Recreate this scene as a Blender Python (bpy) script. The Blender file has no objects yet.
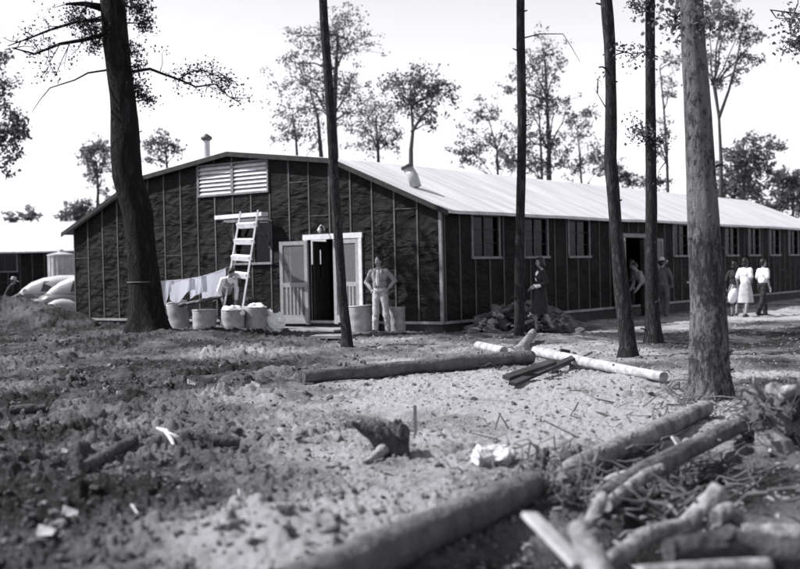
import bpy, bmesh, math, random
import numpy as np
from mathutils import Vector, Matrix

R = random.Random(7)
NR = np.random.RandomState(11)
PI = math.pi
rad = math.radians
SC = bpy.context.scene
COL = SC.collection

# ------------------------------------------------------------------ camera model (recovered from the photograph)
F, PITCH, ROLL, CAMH = 1144.85, 0.0127, 0.0223, 1.4617
CX, CY, YAW = 0.8957, 24.268, 0.6337                 # near corner of the barracks
GU = Vector((-math.cos(YAW), math.sin(YAW), 0))        # along the gable, to the left
SV = Vector((math.sin(YAW), math.cos(YAW), 0))         # along the long side, away

def ray(x, y):
    a, b = x - 400, y - 284.5
    cr, sr = math.cos(ROLL), math.sin(ROLL)
    u, v = a*cr - b*sr, a*sr + b*cr
    c, t = math.cos(PITCH), math.sin(PITCH)
    X, Z = u/F, -v/F
    return Vector((X, c + Z*t, -t + Z*c))

def at(px, py, Y):
    """world point seen at photo pixel (px, py) standing at depth Y"""
    r = ray(px, py)
    return Vector((0, 0, CAMH)) + r*(Y/r.y)

# ------------------------------------------------------------------ numpy noise
def _h(ix, iy, s):
    n = (ix.astype(np.int64)*374761393 + iy.astype(np.int64)*668265263 + s*974711) & 0x7fffffff
    n = ((n ^ (n >> 13))*1274126177) & 0x7fffffff
    n = n ^ (n >> 16)
    return (n & 0xffff)/65535.0

def vnoise(x, y, s=0):
    ix, iy = np.floor(x), np.floor(y)
    fx, fy = x-ix, y-iy
    fx = fx*fx*(3-2*fx); fy = fy*fy*(3-2*fy)
    a = _h(ix, iy, s); b = _h(ix+1, iy, s); c = _h(ix, iy+1, s); d = _h(ix+1, iy+1, s)
    return (a*(1-fx)+b*fx)*(1-fy) + (c*(1-fx)+d*fx)*fy

def fbm(x, y, s=0, o=4):
    r = 0; a = .5
    for k in range(o):
        r = r + a*(vnoise(x, y, s+k)-.5); x = x*2.03+3.1; y = y*2.03+1.7; a *= .5
    return r

def clods(x, y, sc, s, keep=.8):
    """broken lumps of earth: one tilted, blunt-edged chunk per cell"""
    x = x+fbm(x/sc*1.3, y/sc*1.3, s+50, 2)*sc*.7; y = y+fbm(x/sc*1.3+7, y/sc*1.3, s+60, 2)*sc*.7
    x = x/sc; y = y/sc
    ix, iy = np.floor(x), np.floor(y)
    best = np.zeros_like(x)
    for dx in (-1, 0, 1):
        for dy in (-1, 0, 1):
            cx, cy = ix+dx, iy+dy
            h1 = _h(cx, cy, s); h2 = _h(cx, cy, s+5); h3 = _h(cx, cy, s+9); h4 = _h(cx, cy, s+13)
            a = h4*3.14; ca, sa = np.cos(a), np.sin(a)
            ux = x-cx-h1; uy = y-cy-h2
            px = ux*ca+uy*sa; py = -ux*sa+uy*ca
            r = .22+.42*h3
            q = np.abs(px/r)**3+np.abs(py/(r*(.55+.4*h1)))**3
            t = np.sqrt(np.maximum(1-q, 0))*r*(.55+.6*h2)+np.where(q < 1, (px*(h2-.5)+py*(h1-.5))*1.1, 0)
            best = np.maximum(best, np.where((q < 1) & (h4 < keep), t, 0))
    return best*sc

def sst(a, b, x):
    t = np.clip((x-a)/(b-a), 0, 1)
    return t*t*(3-2*t)

def gauss(x, y, cx, cy, sx, sy=None):
    sy = sy or sx
    return np.exp(-((x-cx)/sx)**2-((y-cy)/sy)**2)

def base_h(x, y):
    x = np.asarray(x, float); y = np.asarray(y, float)
    z = .10*sst(16, 24, y)*(1-sst(1.5, 6, x))
    z = z + .19*gauss(x, y, -5.3, 24.0, 2.2, 1.6)                      # hump round the big tree
    z = z + .90*gauss(x, y, -11.9, 32.2, 2.6, 1.5) + .35*gauss(x, y, -9.2, 30.8, .9, 1.0)  # bank of spoil by the cars
    z = z - .18*sst(40, 60, y)*sst(4, 10, x)
    z = z - .42*gauss(x, y, 1.35, 6.4, .95, .6) - .26*gauss(x, y, .62, 5.6, .75, .5)        # hollow below the logs
    z = z - .22*gauss(x, y, 2.2, 8.2, .9, .8)
    z = z + .10*gauss(x, y, -.75, 6.1, .8, .55)                         # pale heap, front
    z = z + .12*gauss(x, y, 1.95, 6.6, .5, .5)
    z = z + .05*gauss(x, y, 3.3, 10.6, .8, .7)
    z = z - .16*gauss(x, y, -2.2, 7.3, .45, .18) - .10*gauss(x, y, -2.3, 8.9, .5, .10)
    return z

def soil_shade_mask(x, y):
    """0 = dark turned earth and painted-in shade, 1 = pale dry sand and painted-in sun"""
    n = fbm(x*.55, y*.55, 31, 5)*1.5 + fbm(x*2.3, y*1.6, 57, 4)*.9
    px = x/np.maximum(y, 2)
    m = sst(-.30, .14, px)*.52 + .26 - .19*sst(-.05, -.24, px)*sst(17, 8, y)
    m = m - .42*sst(9, 12.5, y)*(1-sst(21, 26, y))*sst(2.2, 4.2, x-.05*y)*(.4+1.2*vnoise(x*.9, y*1.6, 66))  # dappled shade of tree crowns, painted in as darker ground
    m = m + .70*gauss(x, y, -.65, 6.0, .9, .75)
    m = m - 1.5*gauss(x, y, 1.3, 6.0, 1.2, .75) - 1.0*gauss(x, y, 2.0, 7.6, .9, .8) - .7*gauss(x, y, .45, 5.6, .6, .5) - .6*gauss(x, y, 2.5, 8.6, 1.0, 1.2) - .35*gauss(x, y, .3, 5.4, .7, .5)  # dark dug earth of the hollow, plus shade of the logs painted in
    m = m + .25*gauss(x, y, 1.5, 12, 2.2, 4)
    m = m + .3*gauss(x, y, 2.1, 6.6, .45, .5)
    m = m - .30*sst(18, 21, y)*(1-sst(26, 28.5, y))*sst(1.5, 3, x) + .45*gauss(x, y, 7.4, 29.5, 1.3, 1.6) + .5*gauss(x, y, 11, 30, 1.6, 2.0) - .15*sst(18, 24, y)*(1-sst(1, 4, x))  # shade bands along the long wall and sunny patches put into the ground tone
    return np.clip(m+n, 0, 1)

def detail_h(x, y):
    m = soil_shade_mask(x, y)
    px = x/np.maximum(y, 2)
    rough = 1-sst(-.16, .02, px)*.72
    z = fbm(x*.9, y*.9, 3, 4)*.19*(.45+.55*rough) + (.5-np.abs(fbm(x*.55+y*.35, y*1.5-x*.3, 23, 3))*2.2)*.06*(.4+.6*rough)
    lump = sst(-.20, .14, fbm(x*1.3+4, y*1.0, 88, 4))
    patch = sst(-.05, .30, fbm(x*.7+9, y*.7, 77, 3)+.12*rough)
    for (x0, y0, x1, y1, w_, d_) in ((-3.0, 8.2, -1.7, 10.0, .11, .15), (-4.6, 11.6, -3.2, 11.9, .12, .14), (-3.4, 12.6, -1.6, 13.1, .16, .13), (-2.6, 7.0, -1.9, 7.3, .14, .15), (-4.2, 14.5, -2.2, 15.4, .18, .12), (-1.0, 9.8, .4, 11.6, .12, .07), (.4, 13.5, 2.4, 12.6, .14, .06), (-5.5, 17.0, -1.5, 18.0, .2, .12)):
        L2 = (x1-x0)**2+(y1-y0)**2
        q = np.clip(((x-x0)*(x1-x0)+(y-y0)*(y1-y0))/L2, 0, 1)
        dd = np.hypot(x-x0-q*(x1-x0), y-y0-q*(y1-y0))+fbm(x*3, y*3, 19, 3)*.12
        z = z - d_*np.exp(-(dd/w_)**2) + .45*d_*np.exp(-((dd-w_*2)/w_)**2)
    z = z + clods(x, y, .42, 150, .35)*.26*rough*patch + clods(x, y, .26, 100, .5)*.50*rough*patch + clods(x, y, .15, 200, .6)*.62*(.05+.95*rough*(.15+.85*patch))
    z = z + clods(x, y, .085, 300)*.74*(.16+.84*lump)*(.55+.6*rough)
    z = z + clods(x, y, .045, 400, .6)*.50*(.15+.85*lump)*(.6+.4*rough)
    z = z + fbm(x*6, y*9, 43, 4)*.06*(.6+.4*rough) + fbm(x*26, y*26, 41, 2)*.028
    return z

GRID = []
def gz(x, y, det=True):
    a = np.array([float(x)]); b = np.array([float(y)])
    if det and GRID:
        ys, t, Sy, Z = GRID
        j = int(np.clip(np.searchsorted(ys, y)-1, 0, len(ys)-2)); f = (y-ys[j])/(ys[j+1]-ys[j])
        q = x/(Sy[j]*(1-f)+Sy[j+1]*f)
        i = int(np.clip(np.searchsorted(t, q)-1, 0, len(t)-2)); g = (q-t[i])/(t[i+1]-t[i])
        return float((Z[j, i]*(1-g)+Z[j, i+1]*g)*(1-f)+(Z[j+1, i]*(1-g)+Z[j+1, i+1]*g)*f)
    z = base_h(a, b)
    if det: z = z + detail_h(a, b)
    return float(z[0])

def gnd(px, py, det=False, lift=0.0):
    """ground point under a photo pixel"""
    r = ray(px, py); o = Vector((0, 0, CAMH)); z = 0.0
    for k in range(25):
        t = (z+lift-CAMH)/r.z
        p = o+r*t
        z = .5*z+.5*gz(p.x, p.y, det)
    return Vector((p.x, p.y, z+lift))

# ------------------------------------------------------------------ materials
def T(v): return (v*.985, v*.985, min(1, v*1.055), 1)

def newmat(name):
    m = bpy.data.materials.new(name); m.use_nodes = True
    nt = m.node_tree
    b = nt.nodes['Principled BSDF']
    return m, nt, b, nt.links

def mat(name, lo, hi=None, rough=.85, scale=6, stretch=(1, 1, 1), bump=.3, bscale=None, dist=.02, detail=6, spec=.3, metal=0, contrast=(.35, .65), coat=0):
    hi = lo*1.35 if hi is None else hi
    m, nt, b, L = newmat(name)
    tc = nt.nodes.new('ShaderNodeTexCoord'); mp = nt.nodes.new('ShaderNodeMapping')
    mp.inputs['Scale'].default_value = stretch
    L.new(tc.outputs['Object'], mp.inputs['Vector'])
    n = nt.nodes.new('ShaderNodeTexNoise'); n.inputs['Scale'].default_value = scale; n.inputs['Detail'].default_value = detail
    n.inputs['Roughness'].default_value = .62
    L.new(mp.outputs[0], n.inputs['Vector'])
    r = nt.nodes.new('ShaderNodeValToRGB')
    r.color_ramp.elements[0].position = contrast[0]; r.color_ramp.elements[1].position = contrast[1]
    r.color_ramp.elements[0].color = T(lo); r.color_ramp.elements[1].color = T(hi)
    L.new(n.outputs['Fac'], r.inputs[0]); L.new(r.outputs[0], b.inputs['Base Color'])
    b.inputs['Roughness'].default_value = rough; b.inputs['Specular IOR Level'].default_value = spec
    b.inputs['Metallic'].default_value = metal; b.inputs['Coat Weight'].default_value = coat
    if bump:
        n2 = nt.nodes.new('ShaderNodeTexNoise'); n2.inputs['Scale'].default_value = bscale or scale*2.5; n2.inputs['Detail'].default_value = 6
        L.new(mp.outputs[0], n2.inputs['Vector'])
        bp = nt.nodes.new('ShaderNodeBump'); bp.inputs['Strength'].default_value = bump; bp.inputs['Distance'].default_value = dist
        L.new(n2.outputs['Fac'], bp.inputs['Height']); L.new(bp.outputs[0], b.inputs['Normal'])
    return m

def mat_ground():
    m, nt, b, L = newmat('turned_earth')
    at_ = nt.nodes.new('ShaderNodeAttribute'); at_.attribute_name = 'soil_shade'
    tc = nt.nodes.new('ShaderNodeTexCoord')
    n = nt.nodes.new('ShaderNodeTexNoise'); n.inputs['Scale'].default_value = 9; n.inputs['Detail'].default_value = 9; n.inputs['Roughness'].default_value = .7
    L.new(tc.outputs['Object'], n.inputs['Vector'])
    nf = nt.nodes.new('ShaderNodeTexNoise'); nf.inputs['Scale'].default_value = 52; nf.inputs['Detail'].default_value = 6; nf.inputs['Roughness'].default_value = .75
    L.new(tc.outputs['Object'], nf.inputs['Vector'])
    nm = nt.nodes.new('ShaderNodeMath'); nm.operation = 'MULTIPLY_ADD'; nm.inputs[1].default_value = 1.25; L.new(nf.outputs['Fac'], nm.inputs[0]); L.new(n.outputs['Fac'], nm.inputs[2])
    ad = nt.nodes.new('ShaderNodeMath'); ad.operation = 'MULTIPLY_ADD'; ad.inputs[1].default_value = .85
    L.new(nm.outputs[0], ad.inputs[0])
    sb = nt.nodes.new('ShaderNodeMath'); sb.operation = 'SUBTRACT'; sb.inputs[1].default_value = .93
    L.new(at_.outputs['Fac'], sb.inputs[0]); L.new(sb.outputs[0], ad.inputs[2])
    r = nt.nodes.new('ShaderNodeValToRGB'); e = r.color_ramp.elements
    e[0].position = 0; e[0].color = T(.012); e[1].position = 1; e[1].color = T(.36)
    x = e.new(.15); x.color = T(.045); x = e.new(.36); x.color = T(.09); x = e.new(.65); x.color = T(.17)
    L.new(ad.outputs[0], r.inputs[0]); L.new(r.outputs[0], b.inputs['Base Color'])
    b.inputs['Roughness'].default_value = .95; b.inputs['Specular IOR Level'].default_value = .15
    n2 = nt.nodes.new('ShaderNodeTexNoise'); n2.inputs['Scale'].default_value = 38; n2.inputs['Detail'].default_value = 8; n2.inputs['Roughness'].default_value = .7
    L.new(tc.outputs['Object'], n2.inputs['Vector'])
    bp = nt.nodes.new('ShaderNodeBump'); bp.inputs['Strength'].default_value = 1; bp.inputs['Distance'].default_value = .045
    L.new(n2.outputs['Fac'], bp.inputs['Height']); L.new(bp.outputs[0], b.inputs['Normal'])
    return m

def mat_tarpaper():
    m, nt, b, L = newmat('tar_paper')
    N = nt.nodes.new
    tc = N('ShaderNodeTexCoord')
    sp = N('ShaderNodeSeparateXYZ'); L.new(tc.outputs['Object'], sp.inputs[0])
    ad = N('ShaderNodeMath'); ad.operation = 'ADD'; L.new(sp.outputs[0], ad.inputs[0]); L.new(sp.outputs[1], ad.inputs[1])
    dv = N('ShaderNodeMath'); dv.operation = 'DIVIDE'; dv.inputs[1].default_value = .61; L.new(ad.outputs[0], dv.inputs[0])
    fl = N('ShaderNodeMath'); fl.operation = 'FLOOR'; L.new(dv.outputs[0], fl.inputs[0])
    ml = N('ShaderNodeMath'); ml.operation = 'MULTIPLY'; ml.inputs[1].default_value = 3.37; L.new(fl.outputs[0], ml.inputs[0])
    mp = N('ShaderNodeMapping'); mp.inputs['Scale'].default_value = (1.3, 1.3, 3.0); mp.inputs['Rotation'].default_value = (.22, .22, 0)
    L.new(tc.outputs['Object'], mp.inputs['Vector'])
    n = N('ShaderNodeTexNoise'); n.noise_dimensions = '4D'; n.inputs['Scale'].default_value = 1.7; n.inputs['Detail'].default_value = 4; n.inputs['Distortion'].default_value = 1.1
    L.new(mp.outputs[0], n.inputs['Vector']); L.new(ml.outputs[0], n.inputs['W'])
    k = N('ShaderNodeTexNoise'); k.noise_dimensions = '4D'; k.inputs['Scale'].default_value = 1.3; k.inputs['Detail'].default_value = 2
    L.new(tc.outputs['Object'], k.inputs['Vector']); L.new(ml.outputs[0], k.inputs['W'])
    kr = N('ShaderNodeMapRange'); kr.inputs[1].default_value = .38; kr.inputs[2].default_value = .62; kr.inputs[3].default_value = .25; L.new(k.outputs['Fac'], kr.inputs[0])
    hm = N('ShaderNodeMath'); hm.operation = 'MULTIPLY'; L.new(n.outputs['Fac'], hm.inputs[0]); L.new(kr.outputs[0], hm.inputs[1])
    n2 = N('ShaderNodeTexNoise'); n2.inputs['Scale'].default_value = 1.1; n2.inputs['Detail'].default_value = 9; n2.inputs['Roughness'].default_value = .7
    L.new(tc.outputs['Object'], n2.inputs['Vector'])
    r = N('ShaderNodeValToRGB'); r.color_ramp.elements[0].position = .34; r.color_ramp.elements[1].position = .70
    r.color_ramp.elements[0].color = T(.008); r.color_ramp.elements[1].color = T(.019)
    L.new(n2.outputs['Fac'], r.inputs[0]); L.new(r.outputs[0], b.inputs['Base Color'])
    b.inputs['Roughness'].default_value = .75; b.inputs['Specular IOR Level'].default_value = .06
    bp = N('ShaderNodeBump'); bp.inputs['Strength'].default_value = 1; bp.inputs['Distance'].default_value = .19
    L.new(hm.outputs[0], bp.inputs['Height']); L.new(bp.outputs[0], b.inputs['Normal'])
    return m

def mat_bark(name, lo, hi, plates=9, patch=None):
    m, nt, b, L = newmat(name)
    N = nt.nodes.new
    tc = N('ShaderNodeTexCoord')
    mp = N('ShaderNodeMapping'); mp.inputs['Scale'].default_value = (1, 1, .24)
    L.new(tc.outputs['Object'], mp.inputs['Vector'])
    n = N('ShaderNodeTexNoise'); n.inputs['Scale'].default_value = plates; n.inputs['Detail'].default_value = 8; n.inputs['Roughness'].default_value = .62; n.inputs['Distortion'].default_value = .5
    L.new(mp.outputs[0], n.inputs['Vector'])
    # ridges: distance of the noise from its middle
    a = N('ShaderNodeMath'); a.operation = 'SUBTRACT'; a.inputs[1].default_value = .5; L.new(n.outputs['Fac'], a.inputs[0])
    c = N('ShaderNodeMath'); c.operation = 'ABSOLUTE'; L.new(a.outputs[0], c.inputs[0])
    rr = N('ShaderNodeMapRange'); rr.inputs[1].default_value = 0; rr.inputs[2].default_value = .13; L.new(c.outputs[0], rr.inputs[0])
    f = N('ShaderNodeTexNoise'); f.inputs['Scale'].default_value = plates*4; f.inputs['Detail'].default_value = 6; L.new(tc.outputs['Object'], f.inputs['Vector'])
    mx = N('ShaderNodeMath'); mx.operation = 'MULTIPLY_ADD'; mx.inputs[1].default_value = .6; L.new(rr.outputs[0], mx.inputs[0])
    m2 = N('ShaderNodeMath'); m2.operation = 'MULTIPLY'; m2.inputs[1].default_value = .6; L.new(f.outputs['Fac'], m2.inputs[0]); L.new(m2.outputs[0], mx.inputs[2])
    r = N('ShaderNodeValToRGB'); r.color_ramp.elements[0].color = T(lo); r.color_ramp.elements[1].color = T(hi)
    r.color_ramp.elements[0].position = .2; r.color_ramp.elements[1].position = .95
    L.new(mx.outputs[0], r.inputs[0])
    out = r.outputs[0]
    if patch:
        p = N('ShaderNodeTexNoise'); p.inputs['Scale'].default_value = 20; p.inputs['Detail'].default_value = 9; p.inputs['Roughness'].default_value = .75
        mp2 = N('ShaderNodeMapping'); mp2.inputs['Scale'].default_value = (1, 1, .5); L.new(tc.outputs['Object'], mp2.inputs['Vector']); L.new(mp2.outputs[0], p.inputs['Vector'])
        q = N('ShaderNodeTexNoise'); q.inputs['Scale'].default_value = 1.4; q.inputs['Detail'].default_value = 2; L.new(tc.outputs['Object'], q.inputs['Vector'])
        s_ = N('ShaderNodeMath'); s_.operation = 'MULTIPLY_ADD'; s_.inputs[1].default_value = .5; L.new(q.outputs['Fac'], s_.inputs[0]); L.new(p.outputs['Fac'], s_.inputs[2])
        pr = N('ShaderNodeMapRange'); pr.inputs[1].default_value = .72; pr.inputs[2].default_value = .82; pr.inputs[4].default_value = .6
        L.new(s_.outputs[0], pr.inputs[0])
        pm = N('ShaderNodeMixRGB'); pm.inputs[2].default_value = T(patch)
        L.new(pr.outputs[0], pm.inputs[0]); L.new(out, pm.inputs[1]); out = pm.outputs[0]
    L.new(out, b.inputs['Base Color'])
    b.inputs['Roughness'].default_value = .95; b.inputs['Specular IOR Level'].default_value = .12
    bp = N('ShaderNodeBump'); bp.inputs['Strength'].default_value = 1; bp.inputs['Distance'].default_value = .4/plates
    L.new(mx.outputs[0], bp.inputs['Height']); L.new(bp.outputs[0], b.inputs['Normal'])
    return m

def mat_leaf(name, v, trans=.35):
    m, nt, b, L = newmat(name)
    nt.nodes.remove(b)
    out = nt.nodes['Material Output']
    gi = nt.nodes.new('ShaderNodeNewGeometry')
    r = nt.nodes.new('ShaderNodeValToRGB'); r.color_ramp.elements[0].color = T(v*.65); r.color_ramp.elements[1].color = T(v*1.5)
    L.new(gi.outputs['Random Per Island'], r.inputs[0])
    d = nt.nodes.new('ShaderNodeBsdfDiffuse'); t = nt.nodes.new('ShaderNodeBsdfTranslucent')
    L.new(r.outputs[0], d.inputs[0]); L.new(r.outputs[0], t.inputs[0])
    mx = nt.nodes.new('ShaderNodeMixShader'); mx.inputs[0].default_value = trans
    L.new(d.outputs[0], mx.inputs[1]); L.new(t.outputs[0], mx.inputs[2]); L.new(mx.outputs[0], out.inputs[0])
    return m

def mat_glass():
    m, nt, b, L = newmat('window_glass')
    nt.nodes.remove(b)
    out = nt.nodes['Material Output']
    tr = nt.nodes.new('ShaderNodeBsdfTransparent'); tr.inputs[0].default_value = (.5, .5, .52, 1)
    gl = nt.nodes.new('ShaderNodeBsdfGlossy'); gl.inputs['Roughness'].default_value = .08; gl.inputs[0].default_value = (.22, .22, .23, 1)
    ge = nt.nodes.new('ShaderNodeNewGeometry'); dt = nt.nodes.new('ShaderNodeVectorMath'); dt.operation = 'DOT_PRODUCT'
    L.new(ge.outputs['Normal'], dt.inputs[0]); L.new(ge.outputs['Incoming'], dt.inputs[1])
    ab = nt.nodes.new('ShaderNodeMath'); ab.operation = 'ABSOLUTE'; L.new(dt.outputs['Value'], ab.inputs[0])
    iv = nt.nodes.new('ShaderNodeMath'); iv.operation = 'SUBTRACT'; iv.inputs[0].default_value = 1; L.new(ab.outputs[0], iv.inputs[1])
    pw = nt.nodes.new('ShaderNodeMath'); pw.operation = 'POWER'; pw.inputs[1].default_value = 5; L.new(iv.outputs[0], pw.inputs[0])
    fr = nt.nodes.new('ShaderNodeMath'); fr.operation = 'MULTIPLY_ADD'; fr.inputs[1].default_value = .95; fr.inputs[2].default_value = .05; L.new(pw.outputs[0], fr.inputs[0])
    mx = nt.nodes.new('ShaderNodeMixShader')
    L.new(fr.outputs[0], mx.inputs[0]); L.new(tr.outputs[0], mx.inputs[1]); L.new(gl.outputs[0], mx.inputs[2]); L.new(mx.outputs[0], out.inputs[0])
    return m

def mat_cloth():
    """thin washing: the sun shines through it"""
    m, nt, b, L = newmat('thin_white_cloth')
    b.inputs['Base Color'].default_value = T(.82); b.inputs['Roughness'].default_value = .95
    t = nt.nodes.new('ShaderNodeBsdfTranslucent'); t.inputs[0].default_value = T(.82)
    mx = nt.nodes.new('ShaderNodeMixShader'); mx.inputs[0].default_value = .5
    L.new(b.outputs[0], mx.inputs[1]); L.new(t.outputs[0], mx.inputs[2]); L.new(mx.outputs[0], nt.nodes['Material Output'].inputs[0])
    return m

def mat_roof():
    """pale roll roofing laid eave to ridge, with laps, stains and patches"""
    m, nt, b, L = newmat('pale_roll_roofing')
    N = nt.nodes.new
    tc = N('ShaderNodeTexCoord'); sp = N('ShaderNodeSeparateXYZ'); L.new(tc.outputs['Object'], sp.inputs[0])
    nz = N('ShaderNodeTexNoise'); nz.inputs['Scale'].default_value = .7; nz.inputs['Detail'].default_value = 3; L.new(tc.outputs['Object'], nz.inputs['Vector'])
    wob = N('ShaderNodeMath'); wob.operation = 'MULTIPLY_ADD'; wob.inputs[1].default_value = .12; L.new(nz.outputs['Fac'], wob.inputs[0]); L.new(sp.outputs[0], wob.inputs[2])
    dv = N('ShaderNodeMath'); dv.operation = 'DIVIDE'; dv.inputs[1].default_value = .91; L.new(wob.outputs[0], dv.inputs[0])
    fr = N('ShaderNodeMath'); fr.operation = 'FRACT'; L.new(dv.outputs[0], fr.inputs[0])
    ln = N('ShaderNodeMapRange'); ln.inputs[1].default_value = 0; ln.inputs[2].default_value = .05; ln.inputs[3].default_value = .72; ln.inputs[4].default_value = 1; L.new(fr.outputs[0], ln.inputs[0])
    mp = N('ShaderNodeMapping'); mp.inputs['Scale'].default_value = (2.2, .35, .35); L.new(tc.outputs['Object'], mp.inputs['Vector'])
    st = N('ShaderNodeTexNoise'); st.inputs['Scale'].default_value = 1.2; st.inputs['Detail'].default_value = 9; st.inputs['Roughness'].default_value = .7; L.new(mp.outputs[0], st.inputs['Vector'])
    r = N('ShaderNodeValToRGB'); r.color_ramp.elements[0].position = .3; r.color_ramp.elements[1].position = .62
    r.color_ramp.elements[0].color = T(.33); r.color_ramp.elements[1].color = T(.53); L.new(st.outputs['Fac'], r.inputs[0])
    mx = N('ShaderNodeMixRGB'); mx.blend_type = 'MULTIPLY'; mx.inputs[0].default_value = 1; L.new(r.outputs[0], mx.inputs[1]); L.new(ln.outputs[0], mx.inputs[2])
    L.new(mx.outputs[0], b.inputs['Base Color']); b.inputs['Roughness'].default_value = .75
    bp = N('ShaderNodeBump'); bp.inputs['Strength'].default_value = .5; bp.inputs['Distance'].default_value = .05; L.new(st.outputs['Fac'], bp.inputs['Height']); L.new(bp.outputs[0], b.inputs['Normal'])
    return m

def mat_screen():
    """insect screen: fine mesh seen as a grey veil"""
    m, nt, b, L = newmat('insect_screen')
    out = nt.nodes['Material Output']
    b.inputs['Base Color'].default_value = T(.27); b.inputs['Roughness'].default_value = .6
    tr = nt.nodes.new('ShaderNodeBsdfTransparent')
    mx = nt.nodes.new('ShaderNodeMixShader'); mx.inputs[0].default_value = .40
    L.new(tr.outputs[0], mx.inputs[1]); L.new(b.outputs[0], mx.inputs[2]); L.new(mx.outputs[0], out.inputs[0])
    return m

M = dict(
    ground=mat_ground(), tar=mat_tarpaper(),
    batten=mat('weathered_lath', .045, .10, scale=5, stretch=(1, 1, .3), bump=.2),
    skirt=mat('pale_board', .16, .28, scale=4, bump=.2),
    darkboard=mat('dark_board', .015, .04, scale=4, bump=.3),
    trim=mat('white_trim_paint', .45, .62, rough=.6, scale=7, bump=.15),
    trimgrey=mat('grey_trim_paint', .11, .19, rough=.7, scale=7, bump=.15),
    screenwood=mat('screen_door_paint', .22, .32, rough=.65, scale=7, bump=.15),
    roof=mat_roof(),
    fascia=mat('dark_fascia', .012, .03, scale=5, bump=.2),
    galv=mat('galvanised_steel', .30, .46, rough=.55, scale=5, stretch=(1, 1, .6), bump=.12, metal=.25),
    galvpale=mat('pale_zinc', .55, .72, rough=.5, scale=5, bump=.1, metal=.15),
    drum=mat('dented_can', .19, .36, rough=.6, scale=4, stretch=(1, 1, .7), bump=.35, bscale=5, dist=.03, metal=.15),
    bark_dark=mat_bark('dark_pine_bark', .007, .026, 7),
    bark_mid=mat_bark('brown_bark', .010, .055, 15),
    bark_pale=mat_bark('lichened_bark', .014, .085, 16, patch=.20),
    bark_far=mat('far_bark', .03, .06, scale=3, bump=0),
    log=mat('fallen_log_bark', .04, .13, rough=.9, scale=5, stretch=(1, 1, 1), bump=1, bscale=22, dist=.03, contrast=(.3, .7)),
    logpale=mat('greyed_log_bark', .06, .26, rough=.9, scale=7, stretch=(1, 1, 1), bump=1, bscale=24, dist=.025, contrast=(.3, .7)),
    logdark=mat('damp_log_bark', .02, .075, rough=.92, scale=9, bump=1, bscale=24, dist=.03, contrast=(.3, .7)),
    cut=mat('cut_wood', .14, .30, scale=14, bump=.3),
    peeled=mat('peeled_pale_wood', .20, .40, scale=7, stretch=(1, 1, 1), bump=.4),
    grey_wood=mat('grey_dead_wood', .07, .27, scale=11, bump=.9, bscale=26),
    twigwood=mat('dry_twig', .03, .16, scale=3, bump=0),
    rootwood=mat('dark_root_wood', .02, .075, scale=9, bump=.9, dist=.05),
    leaf=mat_leaf('broad_leaf', .12, .5), leaf_far=mat_leaf('hazy_leaf', .12, .5), leaf_dark=mat_leaf('dark_leaf', .07, .3), needle=mat_leaf('pine_needle', .05, .3),
    cloth=mat('white_cloth', .70, .84, rough=.9, scale=5, bump=.4, bscale=4, dist=.04),
    ragcloth=mat('dirty_rag', .30, .52, rough=.95, scale=8, bump=.7, bscale=14, dist=.03),
    hungcloth=mat_cloth(),
    paper=mat('dirty_paper', .34, .60, rough=.85, scale=12, bump=.4),
    sack=mat('grey_sacking', .16, .30, rough=.95, scale=6, bump=.5, bscale=8, dist=.03),
    ladderwood=mat('new_lumber', .5, .74, rough=.7, scale=5, bump=.15),
    iron=mat('dull_iron', .05, .10, rough=.5, metal=.4, bump=.1),
    black=mat('dark_interior', .015, .03, bump=0),
    floorw=mat('floor_board', .10, .18, scale=3, stretch=(1, 8, 1), bump=.2),
    rope=mat('pale_rope', .4, .55, bump=0),
    glass=mat_glass(), screen=mat_screen(),
    skin=mat('skin', .19, .25, rough=.55, scale=12, bump=.05),
    hair=mat('black_hair', .008, .02, rough=.45, scale=30, stretch=(1, 1, .2), bump=.4),
    cl_white=mat('white_cotton', .66, .78, rough=.9, scale=9, bump=.5, bscale=12, dist=.02),
    cl_grey=mat('grey_cotton', .20, .28, rough=.9, scale=9, bump=.5, bscale=12, dist=.02),
    cl_pale=mat('pale_cotton', .32, .42, rough=.9, scale=9, bump=.5, bscale=12, dist=.02),
    cl_jacket=mat('grey_twill', .20, .29, rough=.9, scale=9, bump=.5, bscale=12, dist=.02),
    cl_dark=mat('dark_wool', .018, .03, rough=.95, scale=9, bump=.4, bscale=12, dist=.02),
    cl_mid=mat('mid_wool', .07, .11, rough=.95, scale=9, bump=.4, bscale=12, dist=.02),
    leather=mat('black_leather', .015, .03, rough=.4, bump=.1),
    carpaint=mat('pale_car_enamel', .38, .46, rough=.35, scale=2, bump=0, spec=.5, coat=.4),
    cardark=mat('dark_car_enamel', .05, .07, rough=.35, scale=2, bump=0, spec=.5, coat=.4),
    carglass=mat('car_window', .012, .02, rough=.12, scale=2, bump=0, spec=.6),
    rubber=mat('tyre_rubber', .02, .03, rough=.8, bump=.1),
    chrome=mat('chrome', .55, .6, rough=.2, metal=1, bump=0),
    paleclod=mat('dry_earth_lump', .10, .30, rough=.95, scale=5, bump=.6, bscale=25, dist=.02, spec=.1, contrast=(.3, .7)),
    clod=mat('earth_clod', .035, .17, rough=.95, scale=2.5, bump=.6, bscale=25, dist=.02, spec=.1),
)

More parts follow.
